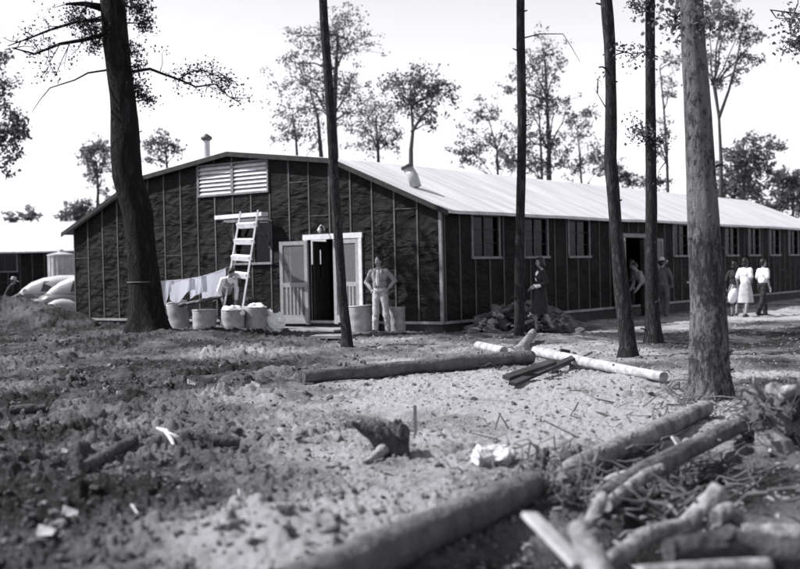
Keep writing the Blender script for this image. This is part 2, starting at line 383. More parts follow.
# ------------------------------------------------------------------ mesh builder
class MB:
    def __init__(s): s.v = []; s.f = []; s.m = []
    def add(s, vs, fs, mi=0):
        o = len(s.v); s.v += [tuple(v) for v in vs]
        s.f += [tuple(i+o for i in f) for f in fs]; s.m += [mi]*len(fs)
    def box(s, c, d, rot=None, mi=0):
        c = Vector(c); x, y, z = d[0]/2, d[1]/2, d[2]/2
        vs = [Vector(p) for p in ((-x,-y,-z),(x,-y,-z),(x,y,-z),(-x,y,-z),(-x,-y,z),(x,-y,z),(x,y,z),(-x,y,z))]
        if rot: vs = [rot @ p for p in vs]
        s.add([p+c for p in vs], [(0,3,2,1),(4,5,6,7),(0,1,5,4),(1,2,6,5),(2,3,7,6),(3,0,4,7)], mi)
    def span(s, x0, x1, y0, y1, z0, z1, mi=0):
        s.box(((x0+x1)/2, (y0+y1)/2, (z0+z1)/2), (x1-x0, y1-y0, z1-z0), None, mi)
    def beam(s, a, b, w, h, up=(0, 0, 1), mi=0):
        a, b = Vector(a), Vector(b); d = (b-a); l = d.length; d.normalize()
        u = Vector(up); x = d.cross(u)
        if x.length < 1e-4: x = d.cross(Vector((1, 0, 0)))
        x.normalize(); u = x.cross(d)
        rot = Matrix((x, d, u)).transposed()
        s.box((a+b)/2, (w, l, h), rot, mi)
    def tube(s, pts, rs, n=10, cap=True, mi=0, cmi=None, jit=0, rng=None, sq=1.0):
        pts = [Vector(p) for p in pts]
        if not hasattr(rs, '__len__'): rs = [rs]*len(pts)
        t0 = (pts[1]-pts[0]).normalized()
        x = t0.cross(Vector((0, 0, 1)))
        if x.length < .05: x = t0.cross(Vector((1, 0, 0)))
        x.normalize()
        o = len(s.v)
        ph = [1+jit*((rng or R).random()-.5)*2 for _ in range(n)] if jit else [1]*n
        for i, p in enumerate(pts):
            t = (pts[min(i+1, len(pts)-1)]-pts[max(i-1, 0)]).normalized()
            x = (x-t*x.dot(t)).normalized(); y = t.cross(x)
            for k in range(n):
                a = 2*PI*k/n
                r = rs[i]*ph[k]*(1+(jit*.5*((rng or R).random()-.5) if jit else 0))
                s.v.append(tuple(p+x*math.cos(a)*r+y*math.sin(a)*r*sq))
        for i in range(len(pts)-1):
            for k in range(n):
                a = o+i*n+k; b = o+i*n+(k+1) % n
                s.f.append((a, b, b+n, a+n)); s.m.append(mi)
        if cap:
            c = mi if cmi is None else cmi
            s.f.append(tuple(o+k for k in reversed(range(n)))); s.m.append(c)
            e = o+(len(pts)-1)*n
            s.f.append(tuple(e+k for k in range(n))); s.m.append(c)
    def ell(s, c, r, nu=14, nv=9, rot=None, mi=0, jit=0):
        c = Vector(c); vs = []; fs = []
        def P(t, a):
            p = Vector((math.sin(t)*math.cos(a)*r[0], math.sin(t)*math.sin(a)*r[1], math.cos(t)*r[2]))
            if jit: p *= 1+jit*(R.random()-.5)
            return (rot @ p if rot else p)+c
        vs.append(P(0, 0))
        for j in range(1, nv):
            for i in range(nu): vs.append(P(PI*j/nv, 2*PI*i/nu))
        vs.append(P(PI, 0)); e = len(vs)-1
        for i in range(nu): fs.append((0, 1+i, 1+(i+1) % nu))
        for j in range(nv-2):
            for i in range(nu):
                a = 1+j*nu+i; b = 1+j*nu+(i+1) % nu
                fs.append((a, a+nu, b+nu, b))
        q = 1+(nv-2)*nu
        for i in range(nu): fs.append((e, q+(i+1) % nu, q+i))
        s.add(vs, fs, mi)
    def cap2(s, a, b, ra, rb, n=12, mi=0):
        """round-ended cone from a to b"""
        a, b = Vector(a), Vector(b); d = (b-a)
        if d.length < 1e-5: d = Vector((0, 0, 1e-4))
        t = d.normalized(); pts = []; rs = []
        for k in range(4):
            q = PI/2*(k/3.5+.07); pts.append(a-t*ra*math.cos(q)); rs.append(ra*math.sin(q))
        for k in range(4):
            q = PI/2*((3-k)/3.5+.07); pts.append(b+t*rb*math.cos(q)); rs.append(rb*math.sin(q))
        s.tube(pts, rs, n, True, mi)
    def lathe(s, prof, n=20, c=(0, 0, 0), mi=0, cap=False):
        o = len(s.v)
        for r, z in prof:
            for k in range(n):
                a = 2*PI*k/n; s.v.append((c[0]+r*math.cos(a), c[1]+r*math.sin(a), c[2]+z))
        for i in range(len(prof)-1):
            for k in range(n):
                a = o+i*n+k; b = o+i*n+(k+1) % n
                s.f.append((a, b, b+n, a+n)); s.m.append(mi)
        if cap:
            s.f.append(tuple(o+k for k in reversed(range(n)))); s.m.append(mi)
            e = o+(len(prof)-1)*n; s.f.append(tuple(e+k for k in range(n))); s.m.append(mi)
    def quad(s, a, b, c, d, mi=0): s.add([a, b, c, d], [(0, 1, 2, 3)], mi)
    def mesh(s, name):
        me = bpy.data.meshes.new(name)
        me.from_pydata(s.v, [], s.f)
        me.polygons.foreach_set('material_index', s.m)
        return me
    def build(s, name, mats, parent=None, world=True, smooth=False, bevel=0):
        me = s.mesh(name)
        if not isinstance(mats, (list, tuple)): mats = [mats]
        for m in mats: me.materials.append(m)
        if smooth: me.polygons.foreach_set('use_smooth', [True]*len(me.polygons))
        me.update()
        return link(name, me, parent, world, bevel)

def link(name, me, parent=None, world=True, bevel=0):
    o = bpy.data.objects.new(name, me); COL.objects.link(o)
    if parent:
        o.parent = parent
        if world: o.matrix_parent_inverse = base_matrix(parent).inverted()
    if bevel:
        md = o.modifiers.new('bevel', 'BEVEL'); md.width = bevel; md.segments = 2; md.limit_method = 'ANGLE'
    return o

def base_matrix(o):
    m = Matrix.LocRotScale(o.location, o.rotation_euler, o.scale)
    return (base_matrix(o.parent) @ o.matrix_parent_inverse @ m) if o.parent else m

def tag(o, label=None, cat=None, group=None, kind=None):
    if label: o['label'] = label
    if cat: o['category'] = cat
    if group: o['group'] = group
    if kind: o['kind'] = kind
    return o

def thing(name, label, cat, loc=(0, 0, 0), rz=0, group=None):
    o = bpy.data.objects.new(name, None); COL.objects.link(o)
    o.location = loc; o.rotation_euler = (0, 0, rz); o.empty_display_size = .2
    return tag(o, label, cat, group)

def copy_tree(o, parent=None):
    c = o.copy(); COL.objects.link(c)
    if parent: c.parent = parent
    for ch in [x for x in SC.objects if x.parent == o]: copy_tree(ch, c)
    return c

def remesh(mb, voxel, smooth=2, disp=0):
    me = mb.mesh('tmp'); o = bpy.data.objects.new('tmp', me); COL.objects.link(o)
    r = o.modifiers.new('r', 'REMESH'); r.mode = 'VOXEL'; r.voxel_size = voxel
    if smooth:
        s = o.modifiers.new('s', 'SMOOTH'); s.factor = .5; s.iterations = smooth
    dg = bpy.context.evaluated_depsgraph_get()
    res = bpy.data.meshes.new_from_object(o.evaluated_get(dg))
    bpy.data.objects.remove(o); bpy.data.meshes.remove(me)
    n = len(res.vertices)
    if disp:
        co = np.empty(n*3, np.float32); res.vertices.foreach_get('co', co); co = co.reshape(-1, 3)
        no = np.empty(n*3, np.float32); res.vertices.foreach_get('normal', no); no = no.reshape(-1, 3)
        amp, sc = disp
        d = fbm(co[:, 0]*sc+co[:, 2]*sc*.6, co[:, 1]*sc-co[:, 2]*sc*.8, 5, 4)
        co += no*(d*amp*2)[:, None]
        res.vertices.foreach_set('co', co.ravel())
    res.polygons.foreach_set('use_smooth', [True]*len(res.polygons))
    res.update()
    return res

def finish(me, name, mat_, parent=None, world=True):
    me.name = name; me.materials.clear(); me.materials.append(mat_)
    return link(name, me, parent, world)

# ------------------------------------------------------------------ ground
def build_ground():
    ys = []
    y = -60.0
    while y < 3.6: ys.append(y); y += max(.35, abs(y-4)*.09)
    y = 3.6
    while y < 46: ys.append(y); y *= 1.0031 if y < 16 else 1.0048
    while y < 900: ys.append(y); y *= 1.09
    ys = np.array(ys)
    t = np.concatenate([-np.geomspace(14, .5, 34)[:-1], np.linspace(-.5, .5, 860), np.geomspace(.5, 14, 34)[1:]])
    Sy = np.where(ys < 3.6, 3.6+np.maximum(3.6-ys, 0)*.3, ys)
    X = t[None, :]*Sy[:, None]; Y = np.repeat(ys[:, None], len(t), 1)
    Z = base_h(X, Y)
    near = sst(60, 40, Y)*sst(-.5, 1, Y) if False else (1-sst(40, 60, Y))
    Z = Z + detail_h(X, Y)*near
    Z = Z + fbm(X*.03, Y*.03, 91, 3)*.8*sst(60, 140, Y)
    GRID[:] = [ys, t, Sy, Z]
    soil_shade = soil_shade_mask(X, Y)
    ny, nx = X.shape
    co = np.stack([X, Y, Z], -1).reshape(-1, 3).astype(np.float32)
    i = np.arange(ny-1)[:, None]*nx+np.arange(nx-1)[None, :]
    q = np.stack([i, i+1, i+nx+1, i+nx], -1).reshape(-1, 4).astype(np.int32)
    me = bpy.data.meshes.new('ground')
    me.vertices.add(len(co)); me.vertices.foreach_set('co', co.ravel())
    me.loops.add(q.size); me.loops.foreach_set('vertex_index', q.ravel())
    me.polygons.add(len(q)); me.polygons.foreach_set('loop_start', np.arange(0, q.size, 4, dtype=np.int32))
    me.update(calc_edges=True)
    a = me.attributes.new('soil_shade', 'FLOAT', 'POINT'); a.data.foreach_set('value', soil_shade.ravel().astype(np.float32))
    me.polygons.foreach_set('use_smooth', [True]*len(q))
    me.materials.append(M['ground'])
    o = bpy.data.objects.new('ground', me); COL.objects.link(o)
    tag(o, 'rough turned earth of the building site, dark and cloddy at left, pale and sandy at right', 'ground', kind='structure')
build_ground()

# ------------------------------------------------------------------ barracks
EAVE, BRK, RDG, UB, OV, RO = 2.70, 4.022, 4.428, 2.834, .31, .17
def ztop(u, W):
    q = min(u, W-u)
    if q < UB: return EAVE+(BRK-EAVE)*(q+OV)/(UB+OV)
    return BRK+(RDG-BRK)*(q-UB)/(W/2-UB)

def strips(a0, a1, top, z0, holes, brk):
    bs = sorted({a0, a1, *[b for b in brk if a0 < b < a1], *[h[0] for h in holes], *[h[1] for h in holes]})
    for l, r in zip(bs, bs[1:]):
        mid = (l+r)/2; z = z0
        for h in sorted([h for h in holes if h[0] < mid < h[1]], key=lambda h: h[2]):
            if h[2] > z+1e-4: yield l, r, z, h[2], h[2]
            z = h[3]
        yield l, r, z, top(l), top(r)

def wall(mb, axis, off, inward, a0, a1, top, z0, holes, brk=(), th=.09, battens=True, seams=True, bstep=.61):
    """axis 'y': wall in the plane x=off running along y; axis 'x': the plane y=off running along x"""
    def P(a, d, z): return (off+d, a, z) if axis == 'y' else (a, off+d, z)
    d1 = th*inward
    for l, r, zb, zl, zr in strips(a0, a1, top, z0, holes, brk):
        vs = [P(l, 0, zb), P(r, 0, zb), P(r, 0, zr), P(l, 0, zl), P(l, d1, zb), P(r, d1, zb), P(r, d1, zr), P(l, d1, zl)]
        mb.add(vs, [(0, 1, 2, 3), (7, 6, 5, 4), (0, 4, 5, 1), (1, 5, 6, 2), (2, 6, 7, 3), (3, 7, 4, 0)], 0)
    def rect(l, r, zb, zt, proud, mi):
        p = -proud*inward
        vs = [P(l, .002*inward, zb), P(r, .002*inward, zb), P(r, .002*inward, zt), P(l, .002*inward, zt), P(l, p, zb), P(r, p, zb), P(r, p, zt), P(l, p, zt)]
        mb.add(vs, [(4, 5, 6, 7), (0, 4, 7, 3), (1, 2, 6, 5), (3, 7, 6, 2), (0, 1, 5, 4)], mi)
    if battens:
        n = int((a1-a0)/bstep+.5)
        for k in range(n+1):
            c = a0+(a1-a0)*k/n; w = .019
            if k in (0, n): c += .02*(1 if k == 0 else -1)
            z = z0+.05
            for h in sorted([h for h in holes if h[0]-.07 < c < h[1]+.07], key=lambda h: h[2]):
                if h[2]-.07 > z: rect(c-w, c+w, z, h[2]-.07, .016, 1)
                z = h[3]+.07
            rect(c-w, c+w, z, top(c)-.01, .016, 1)
    if seams:
        rr = random.Random(5)
        for j in range(1, 6):
            z = z0+.06+.8*j
            n = int((a1-a0)/bstep+.5)
            for k in range(n):
                l = a0+(a1-a0)*k/n+.022; r = a0+(a1-a0)*(k+1)/n-.022
                if z+.06 > min(top(l), top(r)): continue
                if any(h[0]-.1 < r and l < h[1]+.1 and h[2]-.1 < z < h[3]+.1 for h in holes): continue
                dz = rr.uniform(-.02, .02)
                rect(l, r, z+dz, z+dz+.016, .010, 2 if rr.random() < .10 else 0)

def window_part(root, axis, off, outw, l, r, zb, zt, divided=True):
    """frame > pane, sill; outw = outward sign along the wall's normal axis"""
    f = MB(); w = .055
    def S(mb, a0, a1, d0, d1, z0, z1, mi=0):
        e0, e1 = sorted((off+d0*outw, off+d1*outw))
        if axis == 'y': mb.span(e0, e1, a0, a1, z0, z1, mi)
        else: mb.span(a0, a1, e0, e1, z0, z1, mi)
    S(f, l-w, l, -.02, .028, zb, zt+w); S(f, r, r+w, -.02, .028, zb, zt+w); S(f, l, r, -.02, .026, zt, zt+w)
    m = (l+r)/2
    if divided:
        S(f, m-.014, m+.014, -.05, -.025, zb, zt, 1)
        for k in (1, 2):
            z = zb+(zt-zb)*k/3; S(f, l, m-.014, -.047, -.028, z-.008, z+.008, 2); S(f, m+.014, r, -.047, -.028, z-.008, z+.008, 2)
    fr = f.build('window', [M['trimgrey'], M['batten'], M['darkboard']], root, False)
    p = MB(); d = off-.055*outw
    if axis == 'y': p.quad((d, l, zb), (d, r, zb), (d, r, zt), (d, l, zt))
    else: p.quad((l, d, zb), (r, d, zb), (r, d, zt), (l, d, zt))
    p.build('pane', M['glass'], fr, False)
    s = MB(); S(s, l-w-.02, r+w+.02, -.04, .06, zb-.055, zb)
    s.build('sill', M['trimgrey'], fr, False)
    return fr

def roof_mesh(W, L, ro, th=.07):
    prof = []
    us = [-OV, 0, .8, 1.8, UB, UB+1, UB+2, W/2]
    us = us+[W-u for u in reversed(us[:-1])]
    mb = MB(); nx = 70
    xs = [-ro+(L+2*ro)*i/nx for i in range(nx+1)]
    vs = []
    for low in (0, 1):
        for x in xs:
            for u in us:
                z = (EAVE+(BRK-EAVE)*(min(u, W-u)+OV)/(UB+OV)) if min(u, W-u) < UB else ztop(u, W)
                w = 0 if abs(x+ro) < .01 else float(fbm(np.array([x*.6]), np.array([u*.5]), 7, 3)[0])*.05
                vs.append((x, u, z+w-low*th))
    n = len(us); N = (nx+1)*n; fs = []
    for i in range(nx):
        for k in range(n-1):
            a = i*n+k
            fs.append((a, a+n, a+n+1, a+1)); fs.append((N+a, N+a+1, N+a+n+1, N+a+n))
    for k in range(n-1):
        fs.append((k, k+1, N+k+1, N+k)); a = nx*n+k; fs.append((a+1, a, N+a, N+a+1))
    for i in range(nx):
        fs.append((i*n, N+i*n, N+(i+1)*n, (i+1)*n)); a = i*n+n-1; fs.append((a, a+n, N+a+n, N+a))
    mb.add(vs, fs)
    # laps of the roofing rolls
    return mb

def fascia(mb, W, x0, x1):
    us = [-OV, UB, W/2, W-UB, W+OV]
    zs = [EAVE, BRK, RDG, BRK, EAVE]
    for (ua, za), (ub_, zb_) in zip(list(zip(us, zs)), list(zip(us[1:], zs[1:]))):
        vs = []
        for x in (x0, x1):
            vs += [(x, ua, za-.012), (x, ub_, zb_-.012), (x, ub_, zb_-.125), (x, ua, za-.125)]
        mb.add(vs, [(0, 1, 2, 3), (7, 6, 5, 4), (0, 4, 5, 1), (1, 5, 6, 2), (2, 6, 7, 3), (3, 7, 4, 0)])

ANG = math.atan2(SV.y, SV.x)
def barracks(loc, ang, W, L, label, gable_holes, side_win, side_holes, full):
    b = thing('barracks', label, 'barracks', loc, ang)
    Z0 = .30
    wt = lambda u: ztop(u, W)-.075
    st = ztop(0, W)-.075
    brk = [UB, W/2, W-UB]
    mats = [M['tar'], M['batten'], M['skirt'] if False else M['batten']]
    g = MB(); wall(g, 'y', 0, 1, 0, W, wt, Z0, gable_holes, brk); g.build('gable_wall', mats, b, False)
    g = MB(); wall(g, 'y', L, -1, 0, W, wt, Z0, [], brk); g.build('gable_wall', mats, b, False)
    sh = [(l, r, 1.72, 2.62) for l, r in side_win]+side_holes
    s = MB(); wall(s, 'x', 0, 1, .09, L-.09, lambda a: st, Z0, sh); s.build('side_wall', mats, b, False)
    bh = [(9.6, 10.8, 1.72, 2.62)]
    s = MB(); wall(s, 'x', W, -1, .09, L-.09, lambda a: st, Z0, bh); s.build('side_wall', mats, b, False)
    for l, r in side_win:
        window_part(b, 'x', 0, -1, l, r, 1.72, 2.62)
    window_part(b, 'x', W, 1, 9.6, 10.8, 1.72, 2.62, False)
    # skirting boards and the dark closed foundation below
    k = MB()
    k.span(-.03, -.005, -.03, W+.03, .285, .345); k.span(-.03, L+.03, -.03, -.005, .285, .345)
    k.build('skirting_board', M['skirt'], b, False)
    k = MB(); k.span(.02, .06, .02, W-.02, -.5, .299); k.span(.06, L-.02, .02, .06, -.5, .299); k.span(.06, L-.02, W-.06, W-.02, -.5, .299); k.span(L-.06, L-.02, .06, W-.06, -.5, .299)
    k.build('foundation', M['darkboard'], b, False)
    k = MB(); k.span(.1, L-.1, .1, W-.1, .18, .25); k.build('floor', M['floorw'], b, False)
    roof_mesh(W, L, RO).build('roof', M['roof'], b, False)
    for xa in (-RO-.022, L+RO+.002):
        f = MB(); fascia(f, W, xa, xa+.02); f.build('fascia', M['fascia'], b, False)
    c = MB(); c.span(-.025, .03, -.022, .05, .345, st); c.build('corner_board', M['trimgrey'], b, False)
    return b

SW = [(1.22, 2.31), (3.48, 4.57), (5.70, 6.79), (12.30, 13.38), (14.45, 15.53), (16.62, 17.70), (18.78, 19.86), (20.95, 22.02), (23.12, 24.2), (25.2, 26.2)]
GW = (4.89, 6.02, 1.72, 2.66)
LV = [(4.94, 6.04, 3.42, 4.12), (6.13, 7.23, 3.42, 4.12)]
GD = (2.22, 3.72, .25, 2.20)
SD = (8.86, 10.2, .25, 2.22)
W1, L1 = 12.2, 26.95
bk = barracks((CX, CY, 0), ANG, W1, L1, 'long tar-papered barracks with pale roof, louvred gable and open screen doors',
              [GD, GW]+LV, SW, [SD], True)
window_part(bk, 'y', 0, -1, *GW)
# louvred vents
for l, r, zb, zt in LV:
    f = MB(); w = .045
    f.span(-.045, .03, l-w, l, zb-w, zt+w); f.span(-.045, .03, r, r+w, zb-w, zt+w)
    f.span(-.044, .03, l, r, zb-w, zb); f.span(-.044, .03, l, r, zt, zt+w)
    fr = f.build('louvre_vent', M['trimgrey'], bk, False)
    s = MB(); n = 7
    for k in range(n):
        z = zb+(zt-zb)*(k+.5)/n
        a, c = (-.035, z-.042), (.035, z+.042)
        s.add([(a[0], l, a[1]), (a[0], r, a[1]), (c[0], r, c[1]), (c[0], l, c[1]), (a[0]+.012, l, a[1]-.008), (a[0]+.012, r, a[1]-.008), (c[0]+.012, r, c[1]-.008), (c[0]+.012, l, c[1]-.008)],
              [(0, 1, 2, 3), (7, 6, 5, 4), (0, 4, 5, 1), (1, 5, 6, 2), (2, 6, 7, 3), (3, 7, 4, 0)])
    s.build('slat_set', M['trim'], fr, False)
# gable door
f = MB(); l, r, zb, zt = GD
f.span(-.04, .10, l-.09, l, zb, zt); f.span(-.04, .10, r, r+.10, zb, zt); f.span(-.045, .10, l-.11, r+.13, zt, zt+.12)
f.build('door_frame', M['trim'], bk, False)

def screen_leaf(parent, hinge, wdt, z0, z1, ang, flip=1, name='screen_door', wood=None):
    """framed screen door: local x from the hinge outwards, hung on the barracks"""
    o = bpy.data.objects.new(name, None)
    m = MB(); t = .032; s = .085
    zm = z0+(z1-z0)*.47
    m.span(0, s, -t/2, t/2, z0, z1); m.span(wdt-s, wdt, -t/2, t/2, z0, z1)
    for a, b2 in ((z0, z0+.2), (zm-.05, zm+.05), (z1-.09, z1)): m.span(s, wdt-s, -t/2+.001, t/2-.001, a, b2)
    n = 5
    for k in range(n):
        x = s+(wdt-2*s)*(k+1)/(n+1); m.span(x-.022, x+.022, -t/2+.003, t/2-.003, z0+.2, zm-.05)
    d = m.build(name, wood or M['screenwood'], parent, False)
    d.location = (hinge[0], hinge[1], 0); d.rotation_euler = (0, 0, ang)
    q = MB(); q.quad((s, 0, zm+.05), (wdt-s, 0, zm+.05), (wdt-s, 0, z1-.09), (s, 0, z1-.09))
    q.quad((s, .004, z0+.2), (wdt-s, .004, z0+.2), (wdt-s, .004, zm-.05), (s, .004, zm-.05))
    q.build('screen_mesh', M['screen'], d, False)
    h = MB(); h.tube([(wdt-.04, -.02, 1.1), (wdt-.04, -.055, 1.1), (wdt-.04, -.055, 1.22), (wdt-.04, -.02, 1.22)], .008, 6); h.build('handle', M['iron'], d, False)
    return d
# left leaf swung right out against the wall, right leaf shut
screen_leaf(bk, (-.06, 3.70), .76, .27, 2.18, PI/2+rad(9))
screen_leaf(bk, (-.02, 2.225), .73, .27, 2.18, PI/2)
# plain inner door swung into the room
d = MB(); d.span(0, .74, -.02, .02, .27, 1.30); d.span(0, .74, -.02, .02, 1.97, 2.17); d.span(0, .28, -.02, .02, 1.30, 1.97); d.span(.40, .74, -.02, .02, 1.30, 1.97)
di = d.build('inner_door', M['darkboard'], bk, False); di.location = (.11, 3.66, 0); di.rotation_euler = (0, 0, rad(12))
# lamp over the door
k = MB(); k.tube([(-.01, 3.2, 2.40), (-.06, 3.2, 2.50), (-.14, 3.2, 2.52), (-.2, 3.2, 2.47)], .014, 8); k.lathe([(.02, .0), (.045, -.05), (.05, -.08)], 14, (-.2, 3.2, 2.47)); k.ell((-.2, 3.2, 2.38), (.035, .035, .045), 10, 7)
k.build('door_lamp', M['trim'], bk, False, True)
# side door with both leaves laid back on the wall
f = MB(); l, r, zb, zt = SD
f.span(l-.09, l, -.04, .10, zb, zt); f.span(r, r+.09, -.04, .10, zb, zt); f.span(l-.12, r+.12, -.045, .10, zt, zt+.11)
f.build('door_frame', M['trimgrey'], bk, False)
screen_leaf(bk, (8.84, -.07), .70, .27, 2.2, PI+rad(20))
screen_leaf(bk, (10.22, -.07), .80, .27, 2.2, -rad(12), wood=M['trimgrey'])
d = MB(); d.span(0, .66, -.02, .02, .27, 2.2); di = d.build('inner_door', M['trimgrey'], bk, False); di.location = (9.05, .12, 0); di.rotation_euler = (0, 0, rad(35))
# roof cowl and stovepipe
zc = ztop(1.2, W1)
k = MB()
k.tube([(.60, 1.05, zc-.05), (.58, 1.12, zc+.2), (.55, 1.24, zc+.40)], [.125, .12, .115], 18); k.build('roof_vent', M['galv'], bk, False, True)
k = MB(); k.tube([(.55, 1.235, zc+.385), (.545, 1.255, zc+.44)], [.145, .14], 18); k.build('vent_cap', M['iron'], bk, False, True)
pt = at(207, 136, 29.8); zc = ztop(8.0, W1)
k = MB(); h_ = pt.z-zc
k.lathe([(.16, -.05), (.10, .12), (.085, .16), (.085, h_-.12)], 16, (1.02, 8.0, zc)); k.build('stovepipe', M['galv'], bk, False, True)
k = MB(); k.lathe([(.085, h_-.13), (.15, h_-.08), (.14, h_-.02), (.02, h_+.06)], 16, (1.02, 8.0, zc)); k.build('stovepipe_cap', M['iron'], bk, False, True)

# doorstep
def loc2w(v, u, z): return Vector((CX, CY, 0))+SV*v+GU*u+Vector((0, 0, z))
st_ = thing('doorstep', 'low plank doorstep in front of the open gable doors', 'doorstep', loc2w(0, 3.4, 0), ANG)
k = MB()
for j in range(4): k.span(-.98+.235*j, -.98+.235*j+.228, -1.2, 1.35, .155, .195)
k.build('tread', M['skirt'], st_, False)
k = MB(); k.span(-.96, -.06, -1.15, -1.1, -.1, .155); k.span(-.96, -.06, 1.25, 1.3, -.1, .155); k.span(-.965, -.93, -1.1, 1.25, -.1, .155)
k.build('riser', M['darkboard'], st_, False)
k = MB(); p = gnd(332, 342); q = p+Vector((.0, 0, 0))
k.box((p.x, p.y, gz(p.x, p.y)+.06), (.75, .5, .06), Matrix.Rotation(rad(-12), 3, 'Z'))
tag(k.build('board', M['skirt'], None, True, False, .004), 'short pale board lying on the ground below the doorstep', 'board')

# neighbouring barracks, far left
b2 = barracks((-34, 57.5, .12), rad(3), 9.6, 27, 'neighbouring dark barracks with white roof, behind the parked cars', [], [(x, x+1.2) for x in (3.0, 8.6, 13.35, 17.2, 22)], [], False)

# corrugated tank between the two
p = at(62, 296, 47)
tk = thing('water_tank', 'ribbed grey metal tank with a knobbed lid, by the neighbouring barracks', 'tank', (p.x, p.y, 0))
zt_ = at(62, 254.5, 47).z; rr_ = .52
k = MB(); prof = []
n = 64; vs = []
for z in (-.2, zt_-.05):
    for i in range(n):
        a = 2*PI*i/n; r_ = rr_+(.018 if i % 4 < 2 else -.012); vs.append((r_*math.cos(a), r_*math.sin(a), z))
k.add(vs, [(i, (i+1) % n, n+(i+1) % n, n+i) for i in range(n)]); k.build('tank_body', M['galv'], tk, False)
k = MB(); k.lathe([(rr_+.04, zt_-.06), (rr_+.04, zt_), (.12, zt_+.10), (.1, zt_+.2), (.01, zt_+.22)], 28); k.build('lid', M['galv'], tk, False)

# ------------------------------------------------------------------ trees
def leaf_cluster(mb, c, spread, n, size, rng, mi=0, droop=0):
    for _ in range(n):
        p = Vector((rng.gauss(0, spread), rng.gauss(0, spread), rng.gauss(0, spread*.75)-droop*rng.random()))+c
        a = Vector((rng.gauss(0, 1), rng.gauss(0, 1), rng.gauss(0, .8)))
        if a.length < .01: continue
        a.normalize()
        b = a.cross(Vector((rng.gauss(0, 1), rng.gauss(0, 1), rng.gauss(0, 1))))
        if b.length < .01: continue
        b.normalize()
        l = size*rng.uniform(.6, 1.4); w = l*rng.uniform(.3, .55)
        mb.add([p-a*l*.5, p+b*w-a*l*.08, p+a*l*.55, p-b*w+a*l*.05], [(0, 1, 2, 3)], mi)

def wiggle(a, b, n, amp, rng, sag=0):
    out = []
    for i in range(n+1):
        t = i/n
        p = a.lerp(b, t)
        if 0 < i < n: p = p+Vector((rng.gauss(0, amp), rng.gauss(0, amp), rng.gauss(0, amp)))
        p.z -= sag*math.sin(PI*t)
        out.append(p)
    return out

def far_tree(label, Y, stem, blobs, tr, seed, leafm='leaf', lsize=.11, dens=1.8, stems=None, cat='tree', group='trees behind the barracks'):
    """stem: pixels from the foot up; blobs: (px, py, pixel radius, fullness): places measured on the photograph, given their distance Y and depth"""
    rng = random.Random(seed)
    S = F/Y
    pts = [at(x, y, Y+rng.uniform(-.3, .3)) for x, y in stem]
    foot = Vector((pts[0].x, pts[0].y, gz(pts[0].x, pts[0].y)-.1))
    pts = [foot]+[p for p in pts if p.z > .6]
    t = thing('tree', label, cat, foot, 0, group)
    k = MB(); n = len(pts)
    k.tube(pts, [tr*(1-.72*i/max(1, n-1)) for i in range(n)], 8)
    for st in (stems or []):
        q = [at(x, y, Y+rng.uniform(-1, 1)) for x, y in st]
        if st[0][1] > 170: q[0].z = 0
        k.tube(q, [tr*.55*(1-.7*i/(len(q)-1)) for i in range(len(q))], 6)
    c = MB()
    extra = []
    for bx, by, br, full in blobs:
        for _ in range(2):
            a_ = rng.uniform(0, 6.28); q = rng.uniform(.8, 1.5)
            extra.append((bx+math.cos(a_)*br*q, by+math.sin(a_)*br*q*.8, br*rng.uniform(.35, .7), full*.34, bx, by))
    for bx, by, br, full, *par in list(blobs)+extra:
        r = br/S
        ctr = at(bx, by, Y+rng.uniform(-.7, .7)*r)
        # limb from the stem
        src = min(pts[1:] or pts, key=lambda p: (p-ctr).length+(3 if p.z > ctr.z else 0))
        if par: src = at(par[0], par[1], Y)
        lim = wiggle(src, ctr, 4, .09*r, rng, -.05*r)
        k.tube(lim, [tr*(.08 if par else .26)*(1-.8*i/4)+.006 for i in range(5)], 5)
        nt = max(5, int(26*full*dens*(r/1.2)**1.6))
        for _ in range(nt):
            d = Vector((rng.gauss(0, 1), rng.gauss(0, 1), rng.gauss(0, .85))); d = Vector((rng.gauss(0, .56), rng.gauss(0, .56), rng.gauss(0, .46)))*r
            p = ctr+d
            if rng.random() < .5: k.tube(wiggle(ctr.lerp(src, .25*rng.random()), p, 2, .05*r, rng), [.016, .011, .006], 4, False)
            leaf_cluster(c, p, .18*max(.7, min(1.5, r)), int(22*full**.5), lsize, rng)
    k.build('trunk', M['bark_far'], t, True, True)
    c.build('crown', M[leafm], t, True)
    return t

FT = far_tree
FT('tall slender tree behind the thinnest front trunk, highest crown there', 58, [(336, 170), (334, 120), (336, 70), (338, 35)],
   [(334, 32, 24, 1), (318, 48, 20, .8), (352, 42, 20, .6), (300, 80, 21, .7), (327, 82, 20, .9), (348, 88, 18, .9), (312, 108, 16, .6), (352, 112, 18, .8), (290, 62, 9, .5), (302, 35, 10, .4)], .22, 1, stems=[[(322, 165), (318, 120), (310, 90)]])
FT('low feathery tree beside the louvred gable peak, thin dark foliage', 62, [(298, 170), (296, 140), (293, 115)],
   [(292, 118, 16, .7), (302, 135, 15, .7), (284, 135, 11, .5), (306, 108, 10, .5), (318, 140, 9, .5)], .12, 2)
FT('bushy tree between the tall slender tree and the forked one', 66, [(379, 180), (378, 150), (376, 120)],
   [(374, 108, 15, .9), (382, 122, 17, .9), (368, 128, 15, .8), (380, 142, 15, .8), (364, 145, 12, .6), (393, 140, 10, .6)], .16, 3)
